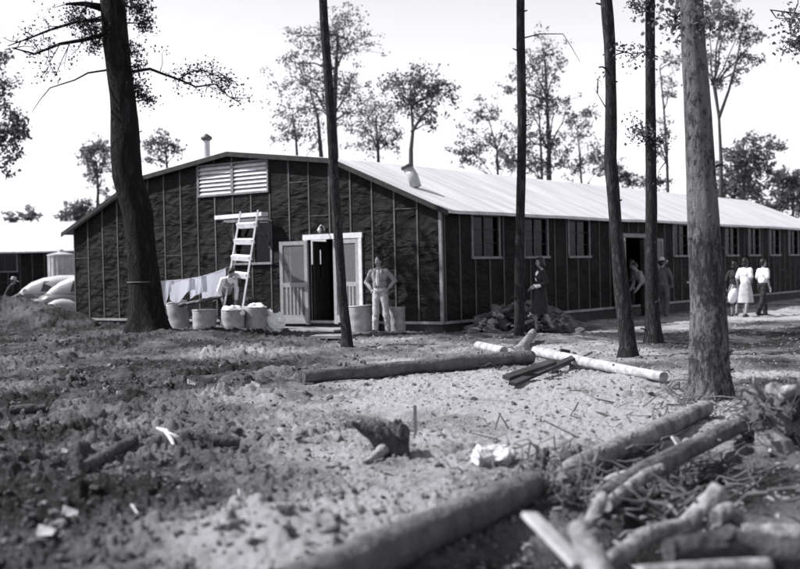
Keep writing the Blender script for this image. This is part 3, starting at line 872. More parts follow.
FT('forked tree with a rounded crown standing over the roof vent', 50, [(411, 185), (411, 150), (413, 130), (411, 105)],
   [(410, 82, 15, 1.1), (424, 88, 14, 1), (400, 98, 14, .9), (440, 92, 13, .9), (415, 104, 13, .9), (448, 86, 8, .7), (428, 112, 10, .5), (396, 84, 8, .6), (431, 123, 5, .4)], .15, 4,
   stems=[[(412, 132), (422, 116), (434, 100)]])
FT('thin young sparse tree at the ridge left of the second slim trunk', 64, [(498, 180), (497, 150), (489, 120)],
   [(480, 118, 12, .7), (492, 110, 13, .7), (466, 128, 8, .5), (470, 150, 12, .8), (484, 146, 13, .9), (500, 150, 14, .9), (507, 160, 12, .9), (458, 152, 9, .7), (505, 128, 8, .4), (462, 160, 8, .8)], .10, 5)
FT('tall pine-like tree with twin stems rising behind the slim front trunk', 60, [(549, 190), (549, 150), (547, 100), (545, 60)],
   [(544, 52, 16, .9), (532, 64, 13, .8), (556, 68, 10, .6), (523, 82, 12, .7), (543, 88, 16, .9), (530, 108, 15, .9), (553, 104, 14, .8), (566, 112, 7, .4), (522, 134, 13, .9), (538, 138, 14, .9), (557, 140, 12, .8), (534, 164, 15, 1), (551, 168, 12, .8), (520, 160, 12, .9), (508, 88, 6, .4)], .18, 6,
   stems=[[(544, 185), (541, 150), (539, 110)]])
FT('spreading low tree with patchy leaves behind the ridge, between the second and third trunks', 68, [(582, 190), (580, 160), (577, 130)],
   [(574, 122, 11, .8), (592, 112, 7, 1), (580, 132, 11, .7), (590, 158, 13, .9), (576, 168, 14, .9), (604, 166, 12, .8), (566, 160, 9, .6), (598, 148, 8, .5)], .10, 7)
FT('small dark bush showing above the roof beside the curved trunk', 74, [(622, 190), (622, 182)], [(622, 176, 10, 1.6), (614, 170, 8, 1.2), (630, 180, 7, 1.2)], .08, 8, 'leaf_dark')
FT('slim sapling with a few leaves between the straight trunk and the lichened one', 62, [(668, 200), (667, 160), (664, 110), (660, 70)],
   [(662, 92, 8, .5), (672, 80, 8, .4), (659, 122, 7, .4), (670, 130, 7, .3), (655, 148, 8, .4), (664, 60, 10, .4), (680, 60, 9, .3)], .12, 9, dens=.7,
   stems=[[(667, 165), (660, 145), (652, 130)]])
FT('dark low thicket tree against the ridge between the straight trunk and the lichened trunk', 76, [(650, 200), (650, 190)], [(652, 186, 7, 1.5), (662, 183, 6, 1.2), (645, 180, 6, 1.2)], .08, 10, 'leaf_dark')
FT('tall forked tree with thin upright limbs, right of the lichened trunk', 52, [(721, 215), (721, 160), (719, 118), (713, 85)],
   [(712, 18, 15, .9), (730, 14, 15, .9), (745, 28, 12, .8), (757, 40, 9, .7), (722, 40, 13, .7), (742, 55, 13, .7), (733, 72, 9, .5), (752, 62, 7, .5), (710, 62, 8, .4), (718, 82, 6, .3), (700, 30, 9, .5)], .14, 11,
   stems=[[(719, 118), (729, 90), (737, 60), (742, 30)], [(719, 118), (715, 85), (716, 50), (722, 20)]])
FT('broad dark crowned tree behind the far end of the barracks', 66, [(742, 215), (744, 180), (746, 160)],
   [(745, 150, 15, 1.3), (760, 146, 13, 1.2), (732, 158, 13, 1.3), (752, 168, 15, 1.3), (772, 143, 8, .9), (764, 165, 11, 1), (726, 172, 12, 1.3), (755, 184, 12, 1.3)], .2, 12, 'leaf', .14, 1.1)
FT('rounded dense shrub-like tree touching the far roof end', 72, [(732, 215), (732, 200)], [(730, 188, 15, 1.7), (745, 192, 14, 1.7), (718, 192, 11, 1.5), (738, 178, 11, 1.5), (757, 198, 9, 1.4)], .15, 13, 'leaf', .14, 1.2)
FT('thick leafy tree at the right edge behind the roof', 70, [(793, 230), (793, 200)], [(792, 188, 15, 1.7), (782, 196, 12, 1.5), (802, 192, 15, 1.7), (788, 178, 10, 1.5), (778, 206, 9, 1.4), (800, 206, 12, 1.6), (812, 180, 14, 1.6), (768, 206, 8, 1.2)], .2, 14, 'leaf', .14, 1.3)
FT('pale distant tree half hidden by the big dark trunk', 92, [(97, 225), (98, 190), (97, 165)],
   [(94, 152, 13, .9), (104, 150, 11, .9), (88, 166, 10, .8), (102, 168, 11, .8), (98, 182, 8, .6), (86, 150, 6, .6), (108, 190, 6, .5)], .22, 15, 'leaf_far', .16, group='pale trees far behind at left')
FT('pale rounded tree low over the barracks eave at left', 98, [(78, 235), (78, 220)], [(76, 212, 11, 1.2), (87, 207, 9, 1.1), (66, 216, 8, 1), (84, 216, 8, 1.1)], .2, 16, 'leaf_far', .16, group='pale trees far behind at left')
FT('little bare-twigged tree above the white roof at far left', 90, [(31, 230), (31, 220), (31, 214)], [(30, 212, 6, .8), (38, 214, 5, .7), (22, 216, 5, .6), (12, 220, 5, 1), (6, 218, 6, 1)], .12, 17, 'leaf_far', .15, 1.6, group='pale trees far behind at left')
FT('sprig-topped thin tree just right of the big dark trunk', 56, [(167, 190), (167, 165), (165, 145)],
   [(158, 144, 9, 1), (168, 142, 9, 1), (175, 152, 6, .9), (150, 154, 8, .6), (156, 160, 7, .5)], .10, 18)
FT('leafy tree cut by the left edge, over the white roof', 44, [(-26, 260), (-25, 180), (-22, 110), (-20, 70)],
   [(16, 118, 11, .9), (8, 130, 12, 1), (22, 132, 8, .7), (14, 152, 10, .7), (5, 90, 10, .7), (6, 165, 8, .6), (-10, 110, 18, 1), (-12, 70, 18, 1), (0, 60, 8, .5), (-8, 150, 14, 1)], .18, 19, 'leaf_far', .12)

# ---- near trees: trunks that run out of the top of the picture, each with the crown it has above
def near_tree(label, prof, Y, barkm, seed, crown_blobs, leafm='leaf', flare=1.5, limbs=(), sprays=(), top=15.0, leaf=.055, stubs=0, lean=None, hump=0):
    """prof: (left px, right px, py) from the foot upwards"""
    rng = random.Random(seed)
    S = F/Y
    pts, rs = [], []
    for l, r_, y in prof:
        p = at((l+r_)/2, y, Y); pts.append(p); rs.append((r_-l)/2/S)
    foot = Vector((pts[0].x, pts[0].y, gz(pts[0].x, pts[0].y, False)))
    d = (pts[-1]-pts[-2]).normalized()
    d = Vector((d.x*.6, rng.uniform(-.03, .03), 1)).normalized()
    last = pts[-1].copy(); r0 = rs[-1]; k = 5
    for i in range(1, k+1):
        q = last+d*((top-last.z)*i/k)+Vector((rng.gauss(0, .05), rng.gauss(0, .05), 0))
        pts.append(q); rs.append(max(.03, r0*(1-.8*i/k)))
    t = thing('tree', label, 'tree', foot, 0, 'trunks standing in front of the barracks')
    # resample finely so the bark outline is uneven
    P, Rr = [], []
    for i in range(len(pts)-1):
        n = 7
        for j in range(n):
            a = j/n; P.append(pts[i].lerp(pts[i+1], a)); Rr.append(rs[i]*(1-a)+rs[i+1]*a)
    P.append(pts[-1]); Rr.append(rs[-1])
    low = Vector((pts[0].x, pts[0].y, foot.z-.25))
    P = [low]+P; Rr = [rs[0]*1.12]+Rr
    m = MB(); n = 28
    m.tube(P, Rr, n)
    V = np.array(m.v); nr = len(P)
    ring = np.repeat(np.arange(nr), n); ang = np.tile(np.arange(n)*2*PI/n, nr)
    C = np.array([tuple(p) for p in P])[ring]
    lob = np.array([rng.uniform(0, 6.28) for _ in range(3)])
    h = np.maximum(0, V[:, 2]-foot.z)
    fl = np.exp(-h/(.30 if flare < 1.4 else .42))*(flare-1)*(1+.5*np.sin(ang*5+lob[0])+.3*np.sin(ang*3+lob[1]))*.75
    nz = fbm(ang*2.2+lob[2]*3, V[:, 2]*1.6, seed, 4)*.16+.02*np.sin(ang*2+V[:, 2]*.8)
    V = C+(V-C)*(1+fl+nz)[:, None]
    m.v = [tuple(v) for v in V]
    tr = m.build('trunk', M[barkm], t, True, True)
    lf = MB()
    def limb(q, r_, taper=.75):
        b_ = MB(); k_ = len(q)-1; b_.tube(q, [r_*(1-taper*i/k_) for i in range(k_+1)], 8)
        b_.build('limb', M[barkm], t, True, True)
    for lim in limbs:                                   # (pixel path, radius, leaf amount along the outer part)
        path, r_, amount = lim[:3]; dy = lim[3] if len(lim) > 3 else 0
        q = [at(x, y, Y+dy*i/(len(path)-1)) for i, (x, y) in enumerate(path)]
        limb(q, r_)
        for i in range(len(q)-1):
            for _ in range(int(amount*(i+1)/len(q))):
                p = q[i].lerp(q[i+1], rng.random())+Vector((rng.gauss(0, .14), rng.gauss(0, .25), rng.gauss(0, .14)))
                lf.tube(wiggle(q[i].lerp(q[i+1], rng.random()), p, 2, .03, rng), [.012, .008, .005], 4, False, 1)
                leaf_cluster(lf, p, .11, 17, leaf, rng)
    for x, y, r_, num in sprays:                        # loose tufts near the trunk
        c = at(x, y, Y+rng.uniform(-.4, .4)); rr = r_/S
        src = min(P, key=lambda p: (p-c).length)
        limb(wiggle(src, c, 3, .05, rng), .03)
        for _ in range(num):
            p = c+Vector((rng.gauss(0, 1), rng.gauss(0, 1), rng.gauss(0, 1))).normalized()*rr*rng.random()**.5
            lf.tube(wiggle(c, p, 2, .03, rng), [.010, .007, .004], 4, False, 1)
            leaf_cluster(lf, p, .11*max(1, rr*2), 22, leaf, rng)
    for _ in range(stubs):
        i = rng.randrange(8, len(P)-12); a = rng.uniform(0, 2*PI)
        e = P[i]+Vector((math.cos(a), math.sin(a), .3))*(Rr[i]+rng.uniform(.03, .12))
        limb([P[i], P[i].lerp(e, .6), e], .022, .5)
    for dx, dy, z, r_ , num in crown_blobs:             # crown above the picture
        c = Vector((foot.x+dx, foot.y+dy, z))
        src = min(P, key=lambda p: (p-c).length)
        limb(wiggle(src, c, 4, .12, rng), .07)
        for _ in range(num):
            p = c+Vector((rng.gauss(0, 1), rng.gauss(0, 1), rng.gauss(0, .7))).normalized()*r_*rng.random()**.5
            lf.tube(wiggle(c, p, 2, .1, rng), [.02, .012, .006], 4, False, 1)
            leaf_cluster(lf, p, .22, 14, .17, rng)
    if lf.v: lf.build('crown', [M[leafm], M[barkm]], t, True)
    return t

near_tree('massive dark pine trunk, thickest of all, with a clothesline tied to it', [(126, 168, 331), (128.5, 166, 318), (129, 161, 290), (127, 156, 250), (123, 153, 215), (113, 142, 178), (111, 140, 150), (111, 138, 120), (110, 135, 95), (107, 131, 70), (103, 128, 40), (101, 126, 15), (100, 125, 0)],
          24.2, 'bark_dark', 21, [(-1.8, -.4, 9.4, 1.2, 34), (1.4, -1.2, 10.0, 1.2, 34), (.1, -1.8, 11.2, 1.3, 34), (-1.2, -.6, 12.3, 1.3, 30), (1.0, -.8, 13.2, 1.2, 28), (.2, -1.6, 14.4, 1.0, 20)], 'needle', 1.28,
          limbs=[([(108, 70), (88, 73), (75, 80), (50, 88), (40, 100), (32, 112)], .022, 0, -1.2), ([(130, 72), (150, 69), (163, 74), (180, 80), (196, 87), (215, 84), (228, 96), (240, 103)], .035, 7, 1.0),
                 ([(178, 80), (190, 72), (202, 70), (222, 78), (236, 82)], .018, 12, .6), ([(106, 34), (84, 40), (60, 44), (35, 54), (12, 48)], .05, 5, -1.5), ([(104, 20), (76, 22), (50, 30), (30, 38), (8, 46)], .04, 5, -1), ([(103, 8), (85, 4), (66, 4)], .09, 3, -.5),
                 ([(70, 43), (62, 60), (55, 78)], .012, 3), ([(60, 44), (50, 62), (44, 80)], .012, 3)],
          sprays=[(78, 18, 12, 22), (92, 30, 11, 20), (95, 44, 8, 14), (138, 8, 9, 20), (145, 24, 6, 16), (134, 52, 6, 10), (137, 66, 6, 8), (136, 85, 6, 12), (148, 100, 6, 10), (140, 95, 6, 8), (120, 4, 14, 24)],
          top=15.5, leaf=.05, stubs=4)
near_tree('thinnest leaning trunk, in front of the open gable door', [(341, 353.5, 349), (341.5, 352, 335), (338, 347.5, 300), (334.5, 344, 250), (331.5, 341, 210), (329, 338.5, 170), (326.5, 335.5, 120), (323.5, 332, 70), (320, 328.5, 25), (319, 327, 0)],
          20.9, 'bark_mid', 22, [(-.3, .3, 10.5, .8, 10), (.4, -.2, 11.6, .9, 10)], flare=1.15, stubs=8, top=12.5)
near_tree('slim straight trunk beside the walking woman', [(513.5, 525.5, 340), (514.5, 524.5, 325), (514.5, 524.5, 280), (515.5, 525, 220), (517, 526, 170), (517.5, 526.5, 120), (517, 525.5, 70), (516.5, 525, 45), (516.5, 524.5, 0)],
          23.0, 'bark_mid', 23, [(.4, .3, 11, .9, 10), (-.5, -.2, 12.2, .9, 10)], flare=1.15, stubs=9, top=13,
          limbs=[([(524, 38), (540, 34), (563, 34), (572, 48), (580, 62)], .014, 1)])
near_tree('curving dark trunk with a bend near its top, left of the barracks side door', [(618, 638.5, 359), (620, 636, 345), (615, 631, 300), (612, 626, 262), (609, 621.5, 220), (605.5, 619, 180), (604, 616.5, 160), (605, 617, 130), (605.5, 616.5, 90), (604, 615.5, 45), (602, 614, 20), (600.5, 612, 0)],
          17.9, 'bark_mid', 24, [(.5, .4, 9.5, .9, 10), (-.4, .2, 10.8, .9, 10)], flare=1.2, stubs=9, top=12,
          limbs=[([(606, 108), (600, 98), (594, 88)], .010, 2), ([(616, 50), (632, 54), (648, 52), (660, 58)], .010, 5)])
near_tree('straight dark trunk hiding part of the barracks side door', [(643.5, 662.5, 345), (645, 661, 332), (645, 658.5, 300), (645.5, 657.5, 250), (645.5, 657, 200), (645.5, 656.5, 150), (645.5, 655.5, 100), (645.5, 655, 50), (645.5, 655, 0)],
          20.7, 'bark_mid', 25, [(.5, .3, 10.5, .9, 10), (-.6, .1, 11.8, .9, 10)], flare=1.2, stubs=9, top=13,
          sprays=[(640, 130, 6, 6), (660, 142, 5, 5), (638, 5, 8, 8)], limbs=[([(655, 150), (664, 160), (672, 172)], .010, 2), ([(647, 138), (638, 131), (630, 127)], .010, 5)])
near_tree('stout pale trunk with flaking lichen, nearest on the right', [(686, 732, 404), (690, 730, 390), (690.5, 728, 370), (690.5, 727, 330), (690, 725, 290), (689, 721.5, 250), (687, 718, 200), (685.5, 714.5, 150), (683.5, 710.5, 100), (681.5, 706.5, 50), (680, 703.5, 0)],
          12.0, 'bark_pale', 26, [(.5, .5, 7.8, .9, 10), (-.6, .2, 8.8, 1.0, 10), (.2, -.3, 10, 1, 10)], flare=1.25, stubs=10, top=12.5,
          sprays=[(675, 18, 16, 9), (708, 22, 9, 6), (688, -8, 22, 12)], leaf=.05)
# tree standing outside the right edge, only its leaf sprays reach in
near_tree('leaf sprays of a tree standing beyond the right edge', [(872, 900, 372), (874, 896, 300), (872, 892, 200), (870, 888, 100), (868, 884, 0)],
          16.5, 'bark_mid', 27, [(.4, .2, 8.5, 1.0, 12), (-.5, .2, 9.6, 1, 12)], flare=1.2, top=12,
          limbs=[([(872, 90), (840, 60), (812, 42), (790, 40)], .03, 7), ([(870, 20), (835, 18), (800, 14), (770, 10)], .03, 5)], sprays=[(795, 44, 9, 8), (800, 22, 8, 6)])

# ------------------------------------------------------------------ people
def person(label, loc, rz, height, pose=None, top=None, bottom=None, hair='short', hat=False, shoes='leather', sleeve='long', group=None, extra=None):
    """a figure 1.7 m tall facing -y, scaled to its height; body one surface, hair and clothes are its children"""
    ps = dict(eL=(.24, .03, 1.12), wL=(.25, -.06, .88), eR=(-.24, .03, 1.12), wR=(-.25, -.06, .88),
              kL=(.10, -.02, .49), aL=(.11, .02, .085), kR=(-.10, -.02, .49), aR=(-.11, .02, .085),
              tL=0, tR=0, lean=0, tilt=0, hy=0, hp=0, female=False)
    ps.update(pose or {})
    fem = ps['female']
    t = thing('person', label, 'person', loc, rz, group)
    t.scale = (height/1.72,)*3
    piv = Vector((0, 0, .95))
    LM = Matrix.Rotation(rad(ps['tilt']), 3, 'Y') @ Matrix.Rotation(rad(ps['lean']), 3, 'X')
    def U(p): return piv+LM @ (Vector(p)-piv)
    HM = LM @ Matrix.Rotation(rad(ps['hy']), 3, 'Z') @ Matrix.Rotation(rad(ps['hp']), 3, 'X')
    nb = Vector((0, 0, 1.50))
    def H(p): return U(nb)+HM @ (Vector(p)-nb)
    b = MB()
    sw = .155 if fem else .175                     # shoulder joint offset
    b.ell(U((0, 0, .96)), (.15, .105, .12), 18, 10, LM)
    b.ell(U((0, 0, 1.10)), (.125, .09, .16), 18, 10, LM)
    b.ell(U((0, 0, 1.27)), (.155, .10, .17), 18, 10, LM)
    b.cap2(U((-sw+.02, 0, 1.395)), U((sw-.02, 0, 1.395)), .055, .055)
    b.cap2(U((0, .01, 1.40)), H((0, .0, 1.53)), .052, .048)
    b.ell(H((0, .0, 1.615)), (.073, .092, .108), 20, 14, HM)
    b.ell(H((0, -.03, 1.555)), (.054, .058, .056), 16, 10, HM)
    b.cap2(H((0, -.084, 1.615)), H((0, -.103, 1.583)), .010, .014, 8)
    for s in (-1, 1):
        b.ell(H((.074*s, .005, 1.605)), (.012, .022, .032), 10, 7, HM)
        b.ell(H((.035*s, -.052, 1.575)), (.026, .028, .03), 10, 7, HM)
    b.cap2(H((-.03, -.083, 1.637)), H((.03, -.083, 1.637)), .009, .009, 8)
    joints = {}
    for s, e, w in ((1, 'eL', 'wL'), (-1, 'eR', 'wR')):
        sh = U((sw*s, 0, 1.385)); el = U(ps[e]); wr = U(ps[w]); joints[s] = (sh, el, wr)
        b.cap2(sh, el, .048, .038); b.cap2(el, wr, .040, .026)
        d = (wr-el).normalized()
        ax = d.cross(Vector((0, 1, .2))); ax = ax.normalized() if ax.length > .1 else Vector((1, 0, 0))
        pn = wr+d*.055
        b.cap2(wr, pn, .024, .028); b.cap2(wr+ax*.014, pn+ax*.022+d*.02, .018, .014); b.cap2(wr-ax*.014, pn-ax*.022+d*.02, .018, .014)
        nrm = ax.cross(d).normalized()*(-1 if s > 0 else 1)
        for i, (o, l) in enumerate(((-.030, .058), (-.010, .068), (.010, .064), (.029, .050))):
            p0 = pn+ax*o+d*.018; p1 = p0+d*l*.55+nrm*.008; p2 = p1+d*l*.4+nrm*.022
            b.cap2(p0, p1, .0095, .0088, 8); b.cap2(p1, p2, .0088, .0075, 8)
        q = wr+d*.02-ax*.028; q1 = q-ax*.022+d*.03+nrm*.012; b.cap2(q, q1, .012, .010, 8); b.cap2(q1, q1+d*.028+nrm*.006, .010, .008, 8)
    legs = {}
    for s, k, a, tt in ((1, 'kL', 'aL', 'tL'), (-1, 'kR', 'aR', 'tR')):
        hp_ = Vector((.085*s, 0, .91)); kn = Vector(ps[k]); an = Vector(ps[a]); legs[s] = (hp_, kn, an)
        b.cap2(hp_, kn, .080, .052); b.cap2(kn, kn.lerp(an, .4), .050, .050); b.cap2(kn.lerp(an, .35), an, .050, .034)
        f = Vector((math.sin(rad(ps[tt])), -math.cos(rad(ps[tt])), 0))
        b.cap2(an+Vector((0, .02, -.045)), an+f*.15+Vector((0, 0, -.055)), .035, .028)
    me = remesh(b, .0075, 3)
    body = finish(me, 'body', M['skin'], t, False)
    # face
    e = MB()
    for s in (-1, 1): e.ell(H((.031*s, -.0865, 1.622)), (.013, .006, .006), 8, 6, HM)
    e.build('eye', M['hair'], t, False, True)
    e = MB(); e.cap2(H((-.02, -.0905, 1.553)), H((.02, -.0905, 1.553)), .0045, .0045, 8); e.build('mouth', M['rootwood'], t, False, True)
    hh = MB()
    hh.ell(H((0, .018, 1.645)), (.083, .092, .094), 20, 12, HM)
    hh.ell(H((0, .045, 1.60)), (.078, .062, .085), 16, 10, HM)
    for s in (-1, 1): hh.ell(H((.066*s, .02, 1.625)), (.018, .05, .05), 10, 8, HM)
    if hair == 'bob':
        hh.ell(H((0, .055, 1.545)), (.088, .055, .075), 16, 10, HM)
        for s in (-1, 1): hh.ell(H((.072*s, .015, 1.58)), (.024, .055, .075), 10, 8, HM)
        hh.ell(H((.02, -.04, 1.705)), (.05, .05, .035), 10, 8, HM)
    finish(remesh(hh, .009, 1, (.006, 60)), 'hair', M['hair'], t, False)
    # upper garment
    if top:
        c = MB(); g = .018+ps.get('loose', 0)
        c.ell(U((0, 0, 1.10)), (.135+g, .098+g, .19), 20, 12, LM)
        c.ell(U((0, -.005, 1.27)), (.158+g, .106+g, .165), 20, 12, LM)
        if fem: 
            for s in (-1, 1): c.ell(U((.065*s, -.075, 1.25)), (.062, .052, .06), 12, 8, LM)
        c.cap2(U((-sw+.01, 0, 1.392)), U((sw-.01, 0, 1.392)), .066, .066)
        c.cap2(U((0, .012, 1.40)), U((0, .004, 1.445)), .075, .062)
        if ps.get('untucked'): c.ell(U((0, 0, .96)), (.165, .122, .14), 20, 10, LM)
        for s in (1, -1):
            sh, el, wr = joints[s]
            if sleeve == 'short': c.cap2(sh, sh.lerp(el, .75), .070, .064)
            else: c.cap2(sh, el, .066, .054); c.cap2(el, el.lerp(wr, .95), .054, .040)
        finish(remesh(c, .010, 1, (.017, 13)), 'shirt' if not fem else 'blouse', M[top], t, False)
    if bottom:
        kind, m = bottom
        c = MB()
        if kind == 'trousers':
            c.ell((0, 0, .96), (.166, .122, .125), 20, 10); 
            for s in (1, -1):
                hp_, kn, an = legs[s]
                c.cap2(hp_, kn, .100, .082); c.cap2(kn, an+Vector((0, .005, .0)), .080, .072)
            finish(remesh(c, .010, 1, (.020, 10)), 'trousers', M[m], t, False)
        else:
            hem = .44
            n = 28; prof = [(.128, 1.08), (.135, 1.02), (.168, .93), (.19, .80), (.205, .65), (.222, hem)]
            kc = (Vector(ps['kL'])+Vector(ps['kR']))/2
            vs = []
            for i, (r_, z) in enumerate(prof):
                q = max(0, (1.0-z)/.5)*.9
                for k in range(n):
                    a = 2*PI*k/n; w = 1+.06*math.sin(a*6)*min(1, q)
                    spread = 1+.9*q*abs(ps['kL'][1]-ps['kR'][1])
                    vs.append((r_*w*math.cos(a)+kc.x*q, r_*.76*w*spread*math.sin(a)+kc.y*q, z))
            c.add(vs, [(i*n+k, i*n+(k+1) % n, (i+1)*n+(k+1) % n, (i+1)*n+k) for i in range(len(prof)-1) for k in range(n)])
            inner = [((x-kc.x*.0)*.95, y*.95, z+.004) for x, y, z in vs[n*4:]]
            o = len(vs)
            c.build('skirt', M[m], t, False, True)
    for s in (1, -1):
        hp_, kn, an = legs[s]; f = Vector((math.sin(rad(ps['tL' if s > 0 else 'tR'])), -math.cos(rad(ps['tL' if s > 0 else 'tR'])), 0))
        c = MB(); c.cap2(an+Vector((0, .03, -.045)), an+f*.17+Vector((0, 0, -.055)), .044, .034); c.cap2(an+Vector((0, .02, -.03)), an+f*.06+Vector((0, 0, -.03)), .044, .04)
        finish(remesh(c, .009, 1), 'shoe', M[shoes], t, False)
    if hat:
        c = MB()
        prof = [(.20, 1.655), (.195, 1.648), (.10, 1.668), (.094, 1.69), (.092, 1.75), (.075, 1.785), (.02, 1.775)]
        vs = []; n = 26
        for r_, z in prof:
            for k in range(n):
                a = 2*PI*k/n; dz = (.018*math.cos(2*a) if r_ > .12 else 0)
                vs.append(H((r_*.95*math.cos(a), r_*1.1*math.sin(a)+.008, z+dz)))
        c.add(vs, [(i*n+k, i*n+(k+1) % n, (i+1)*n+(k+1) % n, (i+1)*n+k) for i in range(len(prof)-1) for k in range(n)])
        c.build('hat', M[hat], t, False, True)
    if extra: extra(t, U, joints, H)
    return t

def on(px, py, Y, det=False):
    """where a foot seen at pixel column px stands at depth Y"""
    p = at(px, py, Y); return (p.x, p.y, gz(p.x, p.y, det))

# man with hands on hips by the gable door
def undershirt(t, U, J, H):
    c = MB(); c.ell(U((-.012, -.064, 1.22)), (.055, .105, .21), 16, 12); c.ell(U((-.02, -.055, 1.36)), (.05, .06, .08), 12, 8)
    finish(remesh(c, .010, 1, (.004, 20)), 'undershirt', M['cl_white'], t, False)
    for q in (1, -1):
        c = MB(); c.cap2(U((.055*q, -.02, 1.452)), U((.085*q, -.115, 1.36)), .022, .016); c.cap2(U((.085*q, -.118, 1.36)), U((.06*q, -.125, 1.05)), .020, .016)
        finish(remesh(c, .009, 1, (.006, 20)), 'lapel', M['cl_jacket'], t, False)
person('man standing hands on hips in open pale jacket, white undershirt and loose pale trousers', on(381, 334, 24.75), rad(-14), 1.66,
       dict(eL=(.335, .10, 1.16), wL=(.20, -.01, .99), eR=(-.335, .10, 1.16), wR=(-.20, -.01, .99), hy=-22, kL=(.13, -.02, .49), aL=(.16, .02, .085), kR=(-.10, -.02, .49), aR=(-.13, .0, .085), tL=22, tR=-22, tilt=-2, loose=.014),
       'cl_jacket', ('trousers', 'cl_pale'), extra=undershirt)
# woman walking along the side wall
def collar(t, U, J, H):
    c = MB(); c.ell(U((0, -.07, 1.33)), (.085, .055, .085), 14, 10); c.cap2(U((-.08, .01, 1.43)), U((.08, .01, 1.43)), .035, .035); c.ell(U((0, -.085, 1.24)), (.05, .05, .08), 12, 8)
    finish(remesh(c, .010, 1), 'white_collar', M['cl_white'], t, False)
    for s in (1, -1):
        sh, el, wr = J[s]; c = MB(); c.cap2(el.lerp(wr, .62), el.lerp(wr, .95), .046, .044); finish(remesh(c, .010, 1), 'cuff', M['cl_white'], t, False)
person('woman in dark dress with white collar walking left past the slim trunk', on(542, 336, 23.9), rad(-78), 1.58,
       dict(female=True, eL=(.21, .06, 1.14), wL=(.14, -.17, 1.06), eR=(-.21, .05, 1.14), wR=(-.16, -.17, 1.03), kL=(.09, .03, .50), aL=(.09, .22, .12), kR=(-.08, -.13, .50), aR=(-.08, -.10, .085), hp=6),
       'cl_dark', ('skirt', 'cl_dark'), hair='bob', extra=collar)
# figures at the side door
person('dark silhouetted person standing in the barracks side doorway', on(632, 312, 32.6), rad(80), 1.62, dict(hp=4), 'cl_dark', ('trousers', 'cl_dark'), hair='short')
def stick(t, U, J, H): pass
person('person in pale shirt stooping behind the straight dark trunk at the side door', on(645, 314, 31.6), rad(-70), 1.60,
       dict(lean=32, eL=(.20, -.14, 1.16), wL=(.16, -.36, 1.05), eR=(-.20, -.16, 1.14), wR=(-.14, -.40, 1.06), kL=(.1, -.06, .49), kR=(-.1, .0, .49), hp=-10),
       'cl_grey', ('trousers', 'cl_dark'))
person('man in pale brimmed hat and grey shirt striding away to the barracks side door', on(664, 314, 31.2), rad(150), 1.60,
       dict(lean=8, tilt=6, eL=(.25, .08, 1.14), wL=(.24, -.06, .93), eR=(-.27, .06, 1.14), wR=(-.2, -.16, .98), kL=(.09, -.20, .55), aL=(.10, .06, .24), kR=(-.10, .0, .49), aR=(-.09, .06, .085), hp=6),
       'cl_mid', ('trousers', 'cl_mid'), hat='cl_pale')
# three people strolling at the right
person('person in dark jacket and skirt walking with a white bag, leftmost of three strollers', on(735, 316, 31.0), rad(155), 1.48,
       dict(female=True, kL=(.09, -.08, .49), aL=(.09, -.06, .085), kR=(-.08, .06, .5), aR=(-.08, .2, .12), eR=(-.22, .05, 1.12), wR=(-.25, -.04, .90)), 'cl_dark', ('skirt', 'cl_mid'), hair='bob')
person('woman in white blouse and pale skirt, middle one of the three strollers', on(746, 318, 30.2), rad(140), 1.56,
       dict(female=True, kL=(.09, -.10, .49), aL=(.09, -.10, .085), kR=(-.08, .08, .5), aR=(-.08, .22, .12), eR=(-.21, .06, 1.13), wR=(-.13, -.12, 1.05)), 'cl_white', ('skirt', 'cl_pale'), hair='bob', sleeve='short')
person('person in white short-sleeved shirt and dark trousers, rightmost of the three strollers', on(763, 317, 30.6), rad(115), 1.53,
       dict(kL=(.10, -.16, .50), aL=(.10, -.18, .085), kR=(-.10, .10, .50), aR=(-.10, .26, .12), eL=(.23, .0, 1.13), wL=(.2, -.18, .98), lean=4), 'cl_white', ('trousers', 'cl_dark'), sleeve='short')
# the white bag
p = at(732, 312, 30.75); bz = gz(p.x, p.y)
k = MB(); c0 = at(733, 296, 30.72)
k.ell((c0.x, c0.y, c0.z), (.13, .07, .21), 14, 10, Matrix.Rotation(rad(14), 3, 'Y'))
bag = tag(finish(remesh(k, .012, 1, (.015, 9)), 'bag', M['cloth']), 'white cloth bag carried by the dark-jacketed stroller', 'bag')
k = MB(); k.tube([c0+Vector((-.05, 0, .16)), c0+Vector((.0, 0, .3)), c0+Vector((.07, 0, .16))], .009, 6); k.build('strap', M['cloth'], bag, False)
# person bending over the cans by the ladder
def vest(t, U, J, H):
    LMv = Matrix.Rotation(rad(30), 3, 'X')
    c = MB(); c.ell(U((0, 0, 1.10)), (.165, .128, .19), 18, 12, LMv); c.ell(U((0, 0, 1.27)), (.172, .132, .165), 18, 12, LMv); c.cap2(U((-.1, 0, 1.385)), U((.1, 0, 1.385)), .072, .072)
    finish(remesh(c, .011, 1, (.006, 14)), 'vest', M['cl_grey'], t, False)
person('black-haired person in grey vest with white sleeves, bent over the cans under the ladder', on(226, 330, 26.2), rad(35), 1.56,
       dict(lean=30, eL=(.24, -.10, 1.12), wL=(.16, -.30, .98), eR=(-.24, -.06, 1.10), wR=(-.17, -.26, .92), kL=(.1, -.08, .49), kR=(-.1, -.06, .49), hp=18, hy=10),
       'cl_white', ('trousers', 'cl_dark'), extra=vest)
# person at the far left edge
person('person in dark clothes and grey cap at the left edge, near the cars', on(7, 322, 36.5), rad(100), 1.42, dict(lean=26, hp=-10), 'cl_dark', ('trousers', 'cl_dark'), hat='cl_grey')

